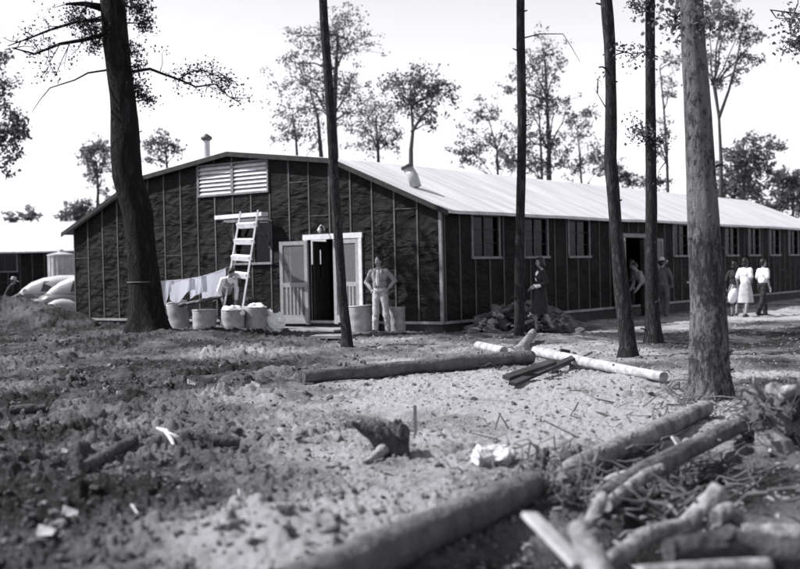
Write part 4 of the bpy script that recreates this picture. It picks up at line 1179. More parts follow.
# ------------------------------------------------------------------ cars (rear three-quarter seen over the bank of earth)
def ring(hw, z0, z1, n=20, p=3.2):
    out = []
    for k in range(n):
        a = 2*PI*k/n; c, s = math.cos(a), math.sin(a)
        out.append((hw*math.copysign(abs(c)**(2/p), c), (z0+z1)/2+(z1-z0)/2*math.copysign(abs(s)**(2/p), s)))
    return out
def loft(mb, secs, n=20, p=3.2, mi=0):
    vs = []; 
    for x, hw, z0, z1 in secs: vs += [(x, y, z) for y, z in ring(hw, z0, z1, n, p)]
    fs = [(i*n+k, i*n+(k+1) % n, (i+1)*n+(k+1) % n, (i+1)*n+k) for i in range(len(secs)-1) for k in range(n)]
    fs += [tuple(reversed(range(n))), tuple((len(secs)-1)*n+k for k in range(n))]
    mb.add(vs, fs, mi)
def car(label, loc, rz, group):
    """pre-war saloon, nose to +x, tail to -x"""
    t = thing('parked_car', label, 'car', loc, rz, group)
    k = MB()
    loft(k, [(-2.05, .30, .55, .75), (-1.98, .55, .42, .98), (-1.7, .66, .36, 1.12), (-1.2, .74, .34, 1.14), (0, .78, .34, 1.10), (.75, .70, .36, 1.10), (1.3, .52, .42, 1.08), (1.78, .40, .46, 1.04), (1.95, .30, .5, .96)])
    k.build('body', M['cardark'], t, False, True)
    k = MB()
    loft(k, [(-1.80, .35, .95, 1.05), (-1.62, .50, .9, 1.24), (-1.35, .58, .9, 1.43), (-1.0, .62, .9, 1.56), (-.5, .64, .9, 1.635), (.1, .64, .9, 1.63), (.45, .62, .9, 1.56), (.62, .58, .9, 1.42), (.85, .52, .9, 1.12)], 24, 3.6)
    k.build('cabin', M['carpaint'], t, False, True)
    for s in (-1, 1):
        for x0, x1 in ((-1.05, -.42), (-.34, .36)):
            k = MB(); y0, y1 = .655*s, .60*s
            vs = [(x0, y0, 1.13), (x1, y0, 1.13), (x1-.10*(x1 > 0), y1, 1.45), (x0+.10*(x0 < -1), y1, 1.45)]
            vs += [(x, y-.10*s, z) for x, y, z in vs]
            k.add(vs, [(0, 1, 2, 3), (7, 6, 5, 4), (0, 4, 5, 1), (1, 5, 6, 2), (2, 6, 7, 3), (3, 7, 4, 0)]); k.build('window', M['carglass'], t, False)
        for x in (-1.28, 1.42):
            k = MB(); pts = [(x+.50*math.cos(a), .70*s, .32+.44*math.sin(a)) for a in [PI*(-.05+1.1*i/10) for i in range(11)]]
            k.tube(pts, [.07, .12, .15, .16, .165, .165, .165, .16, .15, .12, .07], 10); k.build('fender', M['carpaint'], t, False, True)
            w = MB(); n = 22; w.tube([(x+.29*math.cos(2*PI*i/n), .70*s, .34+.29*math.sin(2*PI*i/n)) for i in range(n+1)], .075, 8, False)
            wh = w.build('wheel', M['rubber'], t, False, True)
            r = MB(); r.tube([(x, .70*s-.05, .34), (x, .70*s+.05, .34)], .22, 16); r.build('rim', M['chrome'], wh, False)
        k = MB(); k.ell((1.72, .48*s, .92), (.16, .10, .10), 12, 8); k.build('headlight', M['chrome'], t, False, True)
    k = MB(); k.add([(-1.70, -.22, 1.17), (-1.70, .22, 1.17), (-1.46, .24, 1.38), (-1.46, -.24, 1.38), (-1.62, -.22, 1.12), (-1.62, .22, 1.12), (-1.38, .24, 1.33), (-1.38, -.24, 1.33)], [(3, 2, 1, 0), (4, 5, 6, 7), (0, 1, 5, 4), (1, 2, 6, 5), (2, 3, 7, 6), (3, 0, 4, 7)]); k.build('window', M['carglass'], t, False)
    for x in (-2.16, 2.08):
        k = MB(); k.tube([(x+.1*(-1 if x > 0 else 1), -.72, .52), (x, -.4, .52), (x, .4, .52), (x+.1*(-1 if x > 0 else 1), .72, .52)], .05, 8); k.build('bumper', M['chrome'], t, False, True)
    return t
p = at(36, 300, 37.5)
c1 = car('pale rounded car, its tail showing wholly between the left edge and the tank', (p.x+1.3, p.y, gz(p.x, p.y, False)-.20), rad(14), 'cars parked beyond the bank of earth')
c2 = copy_tree(c1); p = at(66, 300, 35.6); c2.location = (p.x+1.25, p.y, gz(p.x, p.y, False)-.20)
c2['label'] = 'pale rounded car half hidden behind the left corner of the barracks'

# ------------------------------------------------------------------ cans by the wall
def can(label, pl, pr, ytop, ybot, Y, tilt=0, taper=1.06, contents=None, hole=False, label_group='metal cans along the gable wall'):
    S = F/Y; c = (pl+pr)/2
    b = at(c, ybot, Y); r = (pr-pl)/2/S; h = (ybot-ytop)/S
    z = gz(b.x, b.y, False)
    h = at(c, ytop, Y).z-z
    t = thing('metal_can', label, 'can', (b.x, b.y, z-.02), R.uniform(0, 6), label_group)
    t.rotation_euler = (rad(tilt*.4), rad(tilt), 0)
    m = MB(); prof = [(r/taper*.2, .0), (r/taper*.97, .0), (r/taper, .02)]
    for i in range(1, 12):
        f = i/12; rr = r/taper*(1-f)+r*f
        prof.append((rr+(.008 if i in (4, 8) else 0), h*f))
    prof += [(r, h), (r-.012, h), (r-.02, h*.8), (r-.05, h*.55), (.01, h*.55)]
    m.lathe(prof, 30)
    V = np.array(m.v); a = np.arctan2(V[:, 1], V[:, 0]); sd = R.randrange(99)
    V[:, :2] *= (1+(fbm(a*1.3+sd, V[:, 2]*3+sd, sd, 3)*.12*np.clip(V[:, 2]/h, 0, 1)))[:, None]
    m.v = [tuple(v) for v in V]
    m.build('can_body', M['drum'], t, False, True)
    k = MB(); n = 26; k.tube([(r*math.cos(2*PI*i/n), r*math.sin(2*PI*i/n), h) for i in range(n+1)], .013, 6, False); k.build('rim', M['galv'], t, False, True)
    if hole:
        k = MB(); k.tube([(.0, -.0, h*.6), (.02, -.0, h*.6)], .02, 10)
    if contents:
        k = MB()
        for _ in range(9): k.ell((R.gauss(0, r*.35), R.gauss(0, r*.35), h+R.uniform(-.06, .03)), (r*.42, r*.36, .075), 10, 7, None, 0, .35)
        me = remesh(k, .014, 1, (.014, 9)); finish(me, 'contents', M[contents], t, False)
    for s in (-1, 1):
        k = MB(); k.tube([(r*s*.99, -.07, h*.72), (r*s*1.10, -.07, h*.70), (r*s*1.10, .07, h*.70), (r*s*.99, .07, h*.72)], .010, 6); k.build('handle', M['iron'], t, False)
    return t
can('squat grey can next to the big dark trunk, tipped toward it, under the hanging cloths', 171, 192, 301, 332, 26.6, -9, 1.12)
can('plain straight grey can, second from the big dark trunk', 193, 217, 309, 336, 25.6, 0, 1.02)
can('can heaped with white stuff, at the foot of the ladder', 222, 245, 309, 337, 25.2, 0, 1.05, 'cloth')
can('can with a pale load, right of the one at the foot of the ladder', 243, 266, 306, 334, 25.5, 3, 1.0, 'cloth')
can('wide grey can between the gable door and the standing man', 349, 374, 305, 335, 25.2, -3, 1.05)
can('plain grey can on the far side of the standing man from the door', 388, 409.5, 306, 335, 25.05, 2, 1.03)
k = MB()
a, b = at(186, 303, 26.3), at(217, 297, 26.0)
for i in range(7):
    p = a.lerp(b, i/6); k.ell((p.x, p.y, p.z-.02), (.18, .24, .045), 10, 7, Matrix.Rotation(rad(-12), 3, 'Y'), 0, .3)
tag(finish(remesh(k, .018, 2, (.03, 5)), 'tarpaulin', M['cl_mid']), 'dark folded tarpaulin lying over the cans below the hanging cloths', 'tarpaulin')
def heap_of(label, name, cat, px, py, Y, rx, rz_, m, n=7, jit=.4, disp=(.03, 7), ground=True):
    c = at(px, py, Y); k = MB()
    if ground: c.z = gz(c.x, c.y, False)+rz_*.55
    for _ in range(n): k.ell((c.x+R.gauss(0, rx*.35), c.y+R.gauss(0, rx*.3), c.z+R.gauss(0, rz_*.2)), (rx*R.uniform(.4, .75), rx*R.uniform(.3, .6), rz_*R.uniform(.5, .9)), 10, 7, Matrix.Rotation(R.uniform(-.5, .5), 3, 'Y'), 0, jit)
    return tag(finish(remesh(k, max(.006, rx*.05), 1, disp), name, M[m]), label, cat)
heap_of('crumpled white sack between the cans and the open screen door', 'sack', 'sack', 275, 322, 25.7, .20, .30, 'cloth', 7)
heap_of('small white rag on the ground between the second and third cans', 'rag', 'rag', 219, 326, 25.3, .09, .13, 'cloth', 4)
heap_of('dark bundle resting behind the pale-loaded can at the foot of the ladder', 'bundle', 'bundle', 251, 300, 25.9, .17, .13, 'cl_dark', 5, ground=False)

# clothesline
A = at(150, 281.5, 24.2); A.x = at(160, 281.5, 24.2).x-.02; Bq = loc2w(-.05, 6.10, 0); Bq.z = 1.66
def line_pt(t): p = A.lerp(Bq, t); p.z -= .10*math.sin(PI*t); return p
t = thing('clothesline', 'thin pale clothesline from the big dark trunk to the gable window', 'clothesline', A)
k = MB(); k.tube([line_pt(i/30) for i in range(31)], .0055, 6); k.build('rope', M['rope'], t, True)
tr_c = at(143.6, 281, 24.2); k = MB(); k.tube([(tr_c.x+.338*math.cos(2*PI*i/24), tr_c.y+.338*math.sin(2*PI*i/24), tr_c.z-.02) for i in range(25)], .007, 6, False); k.build('knot_loop', M['skirt'], t, True)
def t_of(px):
    return min((i/400 for i in range(401)), key=lambda q: abs(projx(line_pt(q))-px))
def projx(p):
    P = p-Vector((0, 0, CAMH)); c, s = math.cos(PITCH), math.sin(PITCH)
    yy = P.y*c-P.z*s; zz = P.y*s+P.z*c; u = F*P.x/yy; v = -F*zz/yy
    return 400+u*math.cos(ROLL)+v*math.sin(ROLL)
def cloth(label, xl, xr, shape, seed):
    """shape(s) gives the hanging length (m) along the cloth"""
    rng = random.Random(seed); a, b = t_of(xl), t_of(xr); nu, nv = 26, 16
    k = MB(); vs = []; ph = rng.uniform(0, 6)
    for side in (0, 1):
        for i in range(nu+1):
            s = i/nu; p = line_pt(a+(b-a)*s); L = shape(s)
            for j in range(nv+1):
                q = j/nv
                w = .07*(.3+q)*math.sin(s*9+ph)+.03*q*math.sin(s*23+2*q+ph)
                vs.append((p.x+.35*w, p.y-.010-side*.006-w, p.z+.012-L*q))
    n = (nu+1)*(nv+1); fs = []
    for i in range(nu):
        for j in range(nv):
            q = i*(nv+1)+j; fs.append((q, q+1, q+nv+2, q+nv+1)); fs.append((n+q, n+q+nv+1, n+q+nv+2, n+q+1))
    k.add(vs, fs)
    return tag(k.build('hanging_cloth', M['hungcloth'], None, True, True), label, 'cloth', 'white cloths hung on the clothesline')
cloth('three-cornered white cloth on the line, right beside the big dark trunk', 155, 173, lambda s: .55*max(.12, 1-abs(s-.4)*1.6), 1)
cloth('wide short white cloth sagging on the line, next after the three-cornered one', 170, 195, lambda s: .38+.12*math.sin(s*5+.4), 2)
cloth('small white cloth on the line with a slanting hem, left of the largest cloth', 189, 206, lambda s: .46-.12*s, 3)
cloth('largest white cloth on the line, beside the bent black-haired person', 201, 226, lambda s: .58+.08*math.sin(s*4-.6)-.22*max(0, s-.7), 4)

# ladder against the gable window and the planks at its top
t = thing('ladder', 'white wooden step ladder leaning at the gable window', 'ladder', loc2w(-1.0, 5.9, 0), 0)
lt, lb = at(240, 215, 26.75), at(224.5, 305, 25.9)
rt, rb = at(257.5, 213.5, 26.35), at(242.5, 309, 25.5)
for s, (a, b) in enumerate(((lt, lb), (rt, rb))):
    k = MB(); k.beam(a+(a-b)*.03, b+(b-a)*.35, .035, .09, (0, 1, 0)); k.build('rail', M['ladderwood'], t, True)
for y in (226, 242, 258, 274.5):
    f = (y-215)/(305-215)
    a, b = lt.lerp(lb, f), rt.lerp(rb, f)
    k = MB(); k.beam(a, b, .11, .115, (.05, -.5, 1)); k.build('rung', M['ladderwood'], t, True)
k = MB(); a, b = loc2w(-.30, 6.32, 2.82), loc2w(-.30, 4.78, 2.84); k.beam(a, b, .24, .095)
tag(k.build('plank', M['ladderwood'], None, True, False, .004), 'upper white plank of the ladder staging over the gable window', 'plank')
k = MB(); a, b = loc2w(-.22, 6.12, 2.72), loc2w(-.22, 4.83, 2.735); k.beam(a, b, .20, .07)
tag(k.build('plank', M['ladderwood'], None, True, False, .004), 'lower shorter white plank of the ladder staging, just above the gable window', 'plank')
t = thing('staging_bracket', 'pair of timber brackets holding the staging planks on the gable', 'bracket', loc2w(0, 5.4, 2.6), 0)
for u in (6.04, 4.88):
    k = MB(); k.beam(loc2w(-.035, u, 2.05), loc2w(-.035, u, 2.70), .05, .04, tuple(SV)); k.beam(loc2w(-.03, u, 2.685), loc2w(-.44, u, 2.685), .045, .03); k.beam(loc2w(-.06, u, 2.12), loc2w(-.42, u, 2.66), .04, .035); k.build('bracket_arm', M['batten'], t, True)

# ------------------------------------------------------------------ fallen timber
def log(label, pts, rs, m='log', cut='cut', name='log', cat='log', n=22, seed=0, rough=.10, group=None, knots=0):
    rng = random.Random(seed); P, Rr = [], []
    if not hasattr(rs, '__len__'): rs = [rs]*len(pts)
    pts = [Vector(p) for p in pts]
    for i in range(len(pts)-1):
        for j in range(16): P.append(pts[i].lerp(pts[i+1], j/16)); Rr.append(rs[i]*(1-j/16)+rs[i+1]*j/16)
    P.append(pts[-1]); Rr.append(rs[-1])
    for _ in range(5): P = [p if i in (0, len(P)-1) else .25*P[i-1]+.5*p+.25*P[i+1] for i, p in enumerate(P)]
    n = int(n*1.6)
    mb = MB(); mb.tube(P, Rr, n, True, 0, 1)
    V = np.array(mb.v); C = np.repeat(np.array([tuple(p) for p in P]), n, 0); a = np.tile(np.arange(n)*2*PI/n, len(P)); q = np.repeat(np.arange(len(P)), n)
    nz = fbm(np.cos(a)*1.4+seed, q*.16+np.sin(a)*1.4, seed, 4)*rough*2.6+fbm(np.cos(a)*6+seed, q*.5+np.sin(a)*6, seed+3, 3)*rough*1.0
    V = C+(V-C)*(1+nz)[:, None]; mb.v = [tuple(v) for v in V]
    for _ in range(knots):
        i = rng.randrange(2, len(P)-2); d = Vector((rng.gauss(0, 1), rng.gauss(0, 1), abs(rng.gauss(0, 1)))).normalized()
        mb.cap2(P[i]+d*Rr[i]*.7, P[i]+d*(Rr[i]*1.25+.02), Rr[i]*.28, Rr[i]*.16, 8)
    o = mb.build(name, [M[m], M[cut]], None, True, True)
    for f_ in o.data.polygons:
        if len(f_.vertices) > 6: f_.use_smooth = False
    return tag(o, label, cat, group)
def G(px, py, lift): 
    p = gnd(px, py, False, lift); return p
# the big log across the foreground
log('thick smooth log lying across the front of the picture', [G(280, 597, .12), G(345, 568, .12), G(418, 536, .12), G(470, 513, .115), G(534, 485, .11)], [.112, .112, .11, .108, .105], 'log', 'rootwood', seed=3, rough=.06, knots=3)
log('stout log running from the root tangle up to the stout pale trunk', [G(556, 482, .01), G(572, 470, .09), G(600, 457, .12), G(650, 434, .12), G(706, 408, .10)], [.05, .085, .092, .088, .075], 'logpale', 'rootwood', seed=5, rough=.10, knots=4)
log('slimmer split log below the stout one, one end propped near the stump roots', [G(596, 500, .10), G(640, 474, .16), G(690, 449, .20), G(744, 423, .20)], [.05, .068, .072, .062], 'log', 'cut', seed=6, rough=.16, knots=2)
log('long dark log lying across the middle clearing', [G(302, 377, .13), G(370, 371, .13), G(450, 364, .13), G(531, 357, .12)], [.085, .10, .105, .10], 'log', 'rootwood', seed=8, rough=.12, knots=4)
log('long pale peeled pole lying beyond the dark planks', [G(536, 351, .12), G(575, 360, .10), G(620, 369, .09), G(664, 377, .09)], [.08, .075, .07, .06], 'peeled', seed=9, rough=.08, knots=2)
log('short white peeled log end beside the slim trunk', [G(478, 345.5, .08), G(504, 351, .08)], [.075, .07], 'peeled', seed=10, rough=.06)
p, q = G(519, 352, .03), at(533, 333, 21.6)
log('pale leaning stub of a log at the walking woman\'s feet', [p, q], [.10, .075], 'grey_wood', 'peeled', seed=11, rough=.14, knots=2)
# dark planks beside the long log
k = MB(); k.beam(G(506, 378, .08), G(553, 362, .22), .12, .05, (0, -.3, 1)); tag(k.build('plank', M['darkboard'], None, True), 'dark plank sloping up at the end of the long dark log', 'plank')
k = MB(); k.beam(G(512, 384, .05), G(575, 357, .14), .09, .04, (.1, -.3, 1)); tag(k.build('plank', M['darkboard'], None, True), 'longer dark plank lying in front of the sloping one, end on the pale pole', 'plank')
k = MB(); k.beam(G(548, 372, .03), G(590, 352, .10), .09, .035); tag(k.build('plank', M['grey_wood'], None, True), 'narrow grey plank crossing the pale pole', 'plank')
p = G(564, 364, .0); k = MB(); k.box((p.x, p.y, p.z+.10), (.14, .12, .24), Matrix.Rotation(.2, 3, 'Y')); tag(k.build('wood_block', M['darkboard'], None, True), 'small dark block standing at the pale pole', 'block')

# stump with a jutting root, and the stake beside it
t0 = gnd(386, 456)
t = thing('root_stump', 'dark broken stump with one root jutting left, in the middle of the clearing', 'stump', t0)
S_ = 1/ (F/t0.y)
def L(px, py, dy=0): return at(px, py, t0.y+dy)
k = MB()
def rough_tube(pts, rs, seed): 
    k.tube(pts, rs, 14, True, 0, None, .10, random.Random(seed))
rs_ = random.Random(9)
for q in range(26):                                      # torn fibres fanning up and out to the left from a short butt
    f = rs_.random()
    bx = 384+20*f+rs_.uniform(-2, 2); tx = 350+53*f**.75+rs_.uniform(-5, 4); ty = 425-3*f+rs_.uniform(-4, 4)
    dy = rs_.uniform(-.16, .16)
    mid = ((bx*.62+tx*.38), 439-3*(1-f)+rs_.uniform(-2, 2))
    rough_tube([L(bx, 462, dy*.6), L(bx, 451, dy*.8), L(mid[0], mid[1], dy), L(tx*.7+mid[0]*.3, ty*.7+mid[1]*.3, dy*1.1), L(tx, ty, dy*1.2)], [.045, .05, .042, .030, rs_.uniform(.006, .016)], q)
rough_tube([L(395, 463), L(395, 450), L(394, 436), L(391, 428)], [.10, .085, .08, .05], 77)
body = finish(remesh(k, .009, 1, (.022, 16)), 'stump_body', M['rootwood'], t)
k = MB(); rough_tube([L(391, 444, -.06), L(384, 449, -.16), L(375, 456, -.28), L(368, 461, -.36), L(363, 464, -.42)], [.05, .045, .036, .028, .018], 6)
finish(remesh(k, .010, 1, (.02, 9)), 'root', M['grey_wood'], t)
p = gnd(415.5, 440); k = MB(); q = at(415, 405, p.y); k.beam((p.x, p.y, p.z-.1), q, .035, .03, (1, 0, 0))
tag(k.build('stake', M['grey_wood'], None, True), 'thin upright wooden stake driven in beside the broken stump', 'stake')

# uprooted stump at the right edge
c = gnd(782, 452); c = Vector((3.12, 9.3, 0)); 
t = thing('uprooted_stump', 'earth-clogged uprooted stump at the right edge with stubby roots in the air', 'stump', (c.x, c.y, gz(c.x, c.y, False)))
k = MB(); Y = 9.35
for px, py, r, dy in ((772, 425, .22, 0), (762, 408, .17, .1), (786, 398, .17, .3), (757, 440, .17, -.1), (800, 415, .26, .6), (745, 452, .12, -.3), (770, 452, .16, -.35), (815, 440, .28, .3), (808, 398, .2, .5)):
    p = at(px, py, Y+dy); k.ell(tuple(p), (r, r*.9, r*.85), 14, 9, None, 0, .3)
finish(remesh(k, .014, 1, (.10, 9)), 'root_ball', M['clod'], t)
k = MB(); rs_ = random.Random(17)
for _ in range(110):
    p = at(rs_.uniform(744, 812), rs_.uniform(388, 452), Y-rs_.uniform(.0, .3)); d = Vector((rs_.gauss(-.3, .6), rs_.gauss(-.3, .4), rs_.gauss(.25, .6))).normalized()
    r = rs_.uniform(.003, .010); l = rs_.uniform(.08, .34); q = wiggle(p, p+d*l, 5, l*.07, rs_, l*.1)
    k.tube(q, [r, r, r*.8, r*.7, r*.5, r*.25], 5, True)
k.build('rootlets', M['twigwood'], t, True, True)
for i, (pa, pb, r) in enumerate((((765, 402), (754, 376), .025), ((784, 396), (796, 388), .07), ((772, 405), (742, 388), .018), ((758, 432), (738, 441), .03), ((786, 418), (814, 392), .06), ((778, 440), (790, 462), .03))):
    k = MB(); a, b = at(pa[0], pa[1], Y-.1), at(pb[0], pb[1], Y-.35); k.tube(wiggle(a, b, 3, .02, R), [r, r*.9, r*.7, r*.45], 9, True, 0, None, .1); k.build('root', M['grey_wood' if i in (0, 1, 2) else 'rootwood'], t, True, True)
a, b = at(742, 424, 9.9), at(782, 436, 9.2)
log('short dark pole jutting right from the split log to the root ball', [a, (a+b)/2, b], [.05, .05, .045], 'logdark', seed=14, rough=.06)

# branches and broken wood in the lower right corner
def B(px, py, Y): return at(px, py, Y)
log('crooked grey branch curving up from the bottom edge to a knobbed end', [B(575, 592, 5.3), B(612, 560, 5.6), B(648, 534, 5.95), B(684, 527, 6.2), B(700, 513, 6.3), B(720, 490, 6.35)], [.05, .048, .045, .052, .055, .06], 'grey_wood', 'peeled', 'branch', 'branch', 18, 21, .2, knots=8)
k = MB(); k.beam(B(529, 514, 5.1), B(580, 566, 4.75), .085, .025, (.5, -.7, .6)); tag(k.build('splintered_board', M['peeled'], None, True, False, .004), 'pale splintered board sticking up in front of the branches', 'board')
log('thick blurred grey limb standing at the bottom edge beside the pale board', [B(608, 600, 4.55), B(594, 560, 4.7), B(577, 528, 4.9)], [.06, .056, .04], 'grey_wood', 'peeled', 'branch', 'branch', 14, 22, .2, knots=4)
log('light crooked stick leaning up under the split log', [B(606, 506, 6.9), B(618, 496, 7.1), B(634, 484, 7.3), B(648, 474, 7.4), B(662, 467, 7.5)], [.035, .04, .042, .04, .028], 'grey_wood', 'peeled', 'branch', 'branch', 14, 23, .14, knots=3)
log('stubby pale stick beside the light crooked one', [B(583, 532, 6.0), B(598, 508, 6.2), B(603, 496, 6.3)], [.032, .04, .03], 'grey_wood', 'peeled', 'branch', 'branch', 14, 24, .2, knots=3)
log('dark knobby log lying along the bottom right corner', [B(668, 552, 5.35), B(700, 548, 5.4), B(745, 547, 5.45), B(790, 556, 5.4), B(830, 566, 5.4)], [.06, .072, .076, .08, .085], 'logdark', 'rootwood', 'log', 'log', 18, 25, .22, knots=7)
log('pale log behind the dark knobby one at the right edge', [B(742, 533, 6.0), B(780, 534, 5.95), B(830, 540, 5.9)], [.05, .055, .06], 'grey_wood', 'peeled', 'log', 'log', 16, 26, .1)
log('pale blurred limb across the very bottom edge', [B(640, 575, 4.7), B(700, 571, 4.75), B(770, 566, 4.8)], [.04, .045, .035], 'grey_wood', 'peeled', 'branch', 'branch', 14, 27, .1)
log('broken pale chunk of wood under the split log', [B(598, 489, 7.6), B(612, 481, 7.7), B(626, 474, 7.75)], [.03, .045, .03], 'peeled', 'peeled', 'wood_chunk', 'wood', 12, 28, .2)
log('knobby grey root chunk beside the crooked branch end', [B(716, 518, 6.2), B(728, 512, 6.3), B(742, 524, 6.3)], [.04, .06, .03], 'grey_wood', 'grey_wood', 'wood_chunk', 'wood', 14, 29, .3, knots=4)
k = MB(); k.beam(B(674, 437, 9.1), B(687, 457, 8.95), .075, .02, (.6, -.6, .5)); tag(k.build('wood_chip', M['peeled'], None, True, False, .003), 'white wood chip propped on the split log', 'chip')
k = MB(); p = gnd(776, 461); k.box((p.x, p.y, p.z+.06), (.11, .06, .03), Matrix.Rotation(.5, 3, 'Y')); tag(k.build('wood_chip', M['peeled'], None, True, False, .003), 'white wood chip on the earth below the uprooted stump', 'chip')

# rags, papers and chips
heap_of('crumpled white rag on the pale sand in front of the thick log', 'rag', 'rag', 490, 461, 8.6, .20, .085, 'ragcloth', 11, .7, (.05, 13))
p = gnd(172, 448)
k = MB(); p.y -= .45; pts = [at(157, 428, p.y+.35), at(166, 431, p.y+.25), at(172, 441, p.y+.1), at(176, 452, p.y)]
k.tube(pts, [.012, .026, .022, .010], 9, True, 0, None, .3); k.tube([at(168, 434, p.y+.2), at(178, 438, p.y+.2), at(184, 440, p.y+.2)], [.02, .02, .008], 8, True, 0, None, .3)
tag(k.build('torn_paper', M['paper'], None, True, True), 'twisted torn white paper on the dark clods at left', 'paper')
for px, py, s, an, lab in ((141, 519, .055, .6, 'folded white paper scrap standing in the dark clods near the front'), (45, 541, .05, .1, 'white paper scrap at the lower left corner'), (66, 457, .035, .2, 'white paper scrap left of the dark rut'), (246, 503, .05, .3, 'pale chip lying where dark clods meet pale sand'), (70, 514, .05, .2, 'grey-white chip at the edge of the dark hole'),
                         (64, 374, .07, .2, 'white scrap far back in the dark field at left'), (192, 386, .06, .3, 'white scrap in the field below the cans'), (256, 389, .06, .2, 'white scrap in the field below the doorstep'), (107, 393, .05, .3, 'left one of two white lumps in the middle field'), (120, 398, .05, .2, 'right one of two white lumps in the middle field')):
    p = gnd(px, py, True); k = MB()
    k.add([(-s, -.01, 0), (s*.7, 0, .01), (s, .03, s*1.1), (-s*.8, .02, s*1.5), (-s, -.0, 0), (s*.7, .012, .01), (s, .042, s*1.1), (-s*.8, .032, s*1.5)], [(0, 1, 2, 3), (7, 6, 5, 4), (0, 4, 5, 1), (1, 5, 6, 2), (2, 6, 7, 3), (3, 7, 4, 0)])
    o = tag(k.build('paper_scrap', M['paper'], None, False), lab, 'scrap', 'pale scraps littering the ground'); o.location = (p.x, p.y, p.z+.012); o.rotation_euler = (rad(-30), an, an*2)

# half-buried dark timbers in the field
for (x0, y0, x1, y1, r, lab) in ((84, 474, 134, 447, .05, 'dark half-buried timber in a rut, lower left'), (10, 418, 46, 416, .055, 'dark half-buried timber at the left edge of the field'), (190, 424, 240, 433, .035, 'thin dark half-buried stick right of the torn paper'), (213, 446, 240, 448, .05, 'short dark half-buried timber below the torn paper')):
    a, b = gnd(x0, y0, True, .0), gnd(x1, y1, True, .0); a.z += r*.9; b.z += r*1.0
    log(lab, [a, (a+b)/2, b], [r*.8, r, r*.8], 'logdark', 'logdark', 'timber', 'timber', 14, int(x0), .2)

# ------------------------------------------------------------------ heap of earth and scrap against the long wall
k = MB(); rng = random.Random(4)
for _ in range(300):
    px = rng.uniform(468, 580); Y = rng.uniform(24.2, 26.6)
    hmax = max(0, 1-((px-520)/58)**2)*.62
    p = at(px, 300, Y); 
    base = gz(p.x, p.y, False)
    # stay outside the wall
    v = (Vector((p.x-CX, p.y-CY, 0))).dot(GU)
    if v > -.25: continue
    r = rng.uniform(.05, .17); z = base+hmax*rng.random()**.7*max(.2, 1-abs(v+1.0)*.5)
    k.ell((p.x, p.y, z), (r*rng.uniform(.8, 1.6), r, r*rng.uniform(.5, .9)), 8, 6, Matrix.Rotation(rng.uniform(-.6, .6), 3, 'Y'), 0, .5)
for _ in range(70):
    px = rng.uniform(476, 574); Y = rng.uniform(23.9, 25.4); p = at(px, 300, Y)
    if (Vector((p.x-CX, p.y-CY, 0))).dot(GU) > -.3: continue
    r = rng.uniform(.03, .085); z = gz(p.x, p.y, False)+max(0, 1-((px-520)/58)**2)*.5*rng.random()
    k.box((p.x, p.y-.12, z+.05), (r*2.2, r*1.2, r*.6), Matrix.Rotation(rng.uniform(0, 3), 3, 'Z') @ Matrix.Rotation(rng.uniform(-.7, .7), 3, 'Y'), 1)
tag(k.build('rubble', [M['clod'], M['grey_wood']], None, True, False), 'dark heap of earth and rubble against the long wall', 'rubble', kind='stuff')
for i in range(16):
    px = rng.uniform(480, 572); Y = rng.uniform(23.8, 25.2); p = at(px, 300, Y)
    if (Vector((p.x-CX, p.y-CY, 0))).dot(GU) > -.35: continue

def scatter(name, label, cat, n, fn, m, build_):
    k = MB()
    for _ in range(n):
        p = fn()
        if p: build_(k, *p)
    return tag(k.build(name, M[m], None, True, False), label, cat, kind='stuff')
def rock(k, x, y, z, r):
    k.ell((x, y, z), (r*R.uniform(.8, 1.6), r*R.uniform(.6, 1.1), r*R.uniform(.4, .9)), 6, 4, Matrix.Rotation(R.uniform(0, 3), 3, (R.random(), R.random(), R.random()+.1)), 0, .8)
def clod_pos(pale=False):
    px = R.uniform(-80, 900)
    Y = 5.4*(26/5.4)**R.random()
    x = (px-400)/F*Y
    side = float(sst(-.20, .06, np.array(x/Y)))
    if R.random() < (1-side*.9 if pale else side*.9): return None
    if vnoise(np.array([x*.8+3]), np.array([Y*.8]), 8)[0] < (.2 if pale else .36): return None
    r = (.005+.016*R.random()**3 if pale else .007+.030*R.random()**3.2)+.0007*Y
    return x, Y, gz(x, Y)+r*.15, r
scatter('earth_clods', 'loose clods of dark earth strewn over the left of the site', 'clods', 7500, clod_pos, 'clod', rock)
scatter('sandy_lumps', 'small dry lumps of pale earth strewn over the sandy ground', 'lumps', 4200, lambda: clod_pos(True), 'paleclod', rock)
def twig(k, x, y, z, l):
    a = R.uniform(0, 2*PI); d = Vector((math.cos(a), math.sin(a), R.uniform(-.05, .5))); p = Vector((x, y, z+.01))
    k.tube(wiggle(p, p+d*l, 4, l*.11, R), [.005, .005, .004, .003, .002] if l < .35 else [.009, .008, .007, .005, .003], 5)
def twig_pos():
    q = R.random()
    if q < .30: px, py = R.gauss(700, 34), R.gauss(408, 9)
    elif q < .66: px, py = R.gauss(568, 26), R.gauss(482, 14)
    elif q < .90: px, py = R.gauss(650, 60), R.gauss(480, 25)
    else: px, py = R.uniform(420, 800), R.uniform(350, 520)
    if py < 330: return None
    p = gnd(px, py); return p.x, p.y, gz(p.x, p.y), R.uniform(.06, .5)*(.6 if p.y < 8 else 1)
scatter('twig_litter', 'thin grey twigs and rootlets strewn round the logs and the lichened trunk', 'twigs', 330, twig_pos, 'twigwood', twig)
k = MB(); rng = random.Random(12)
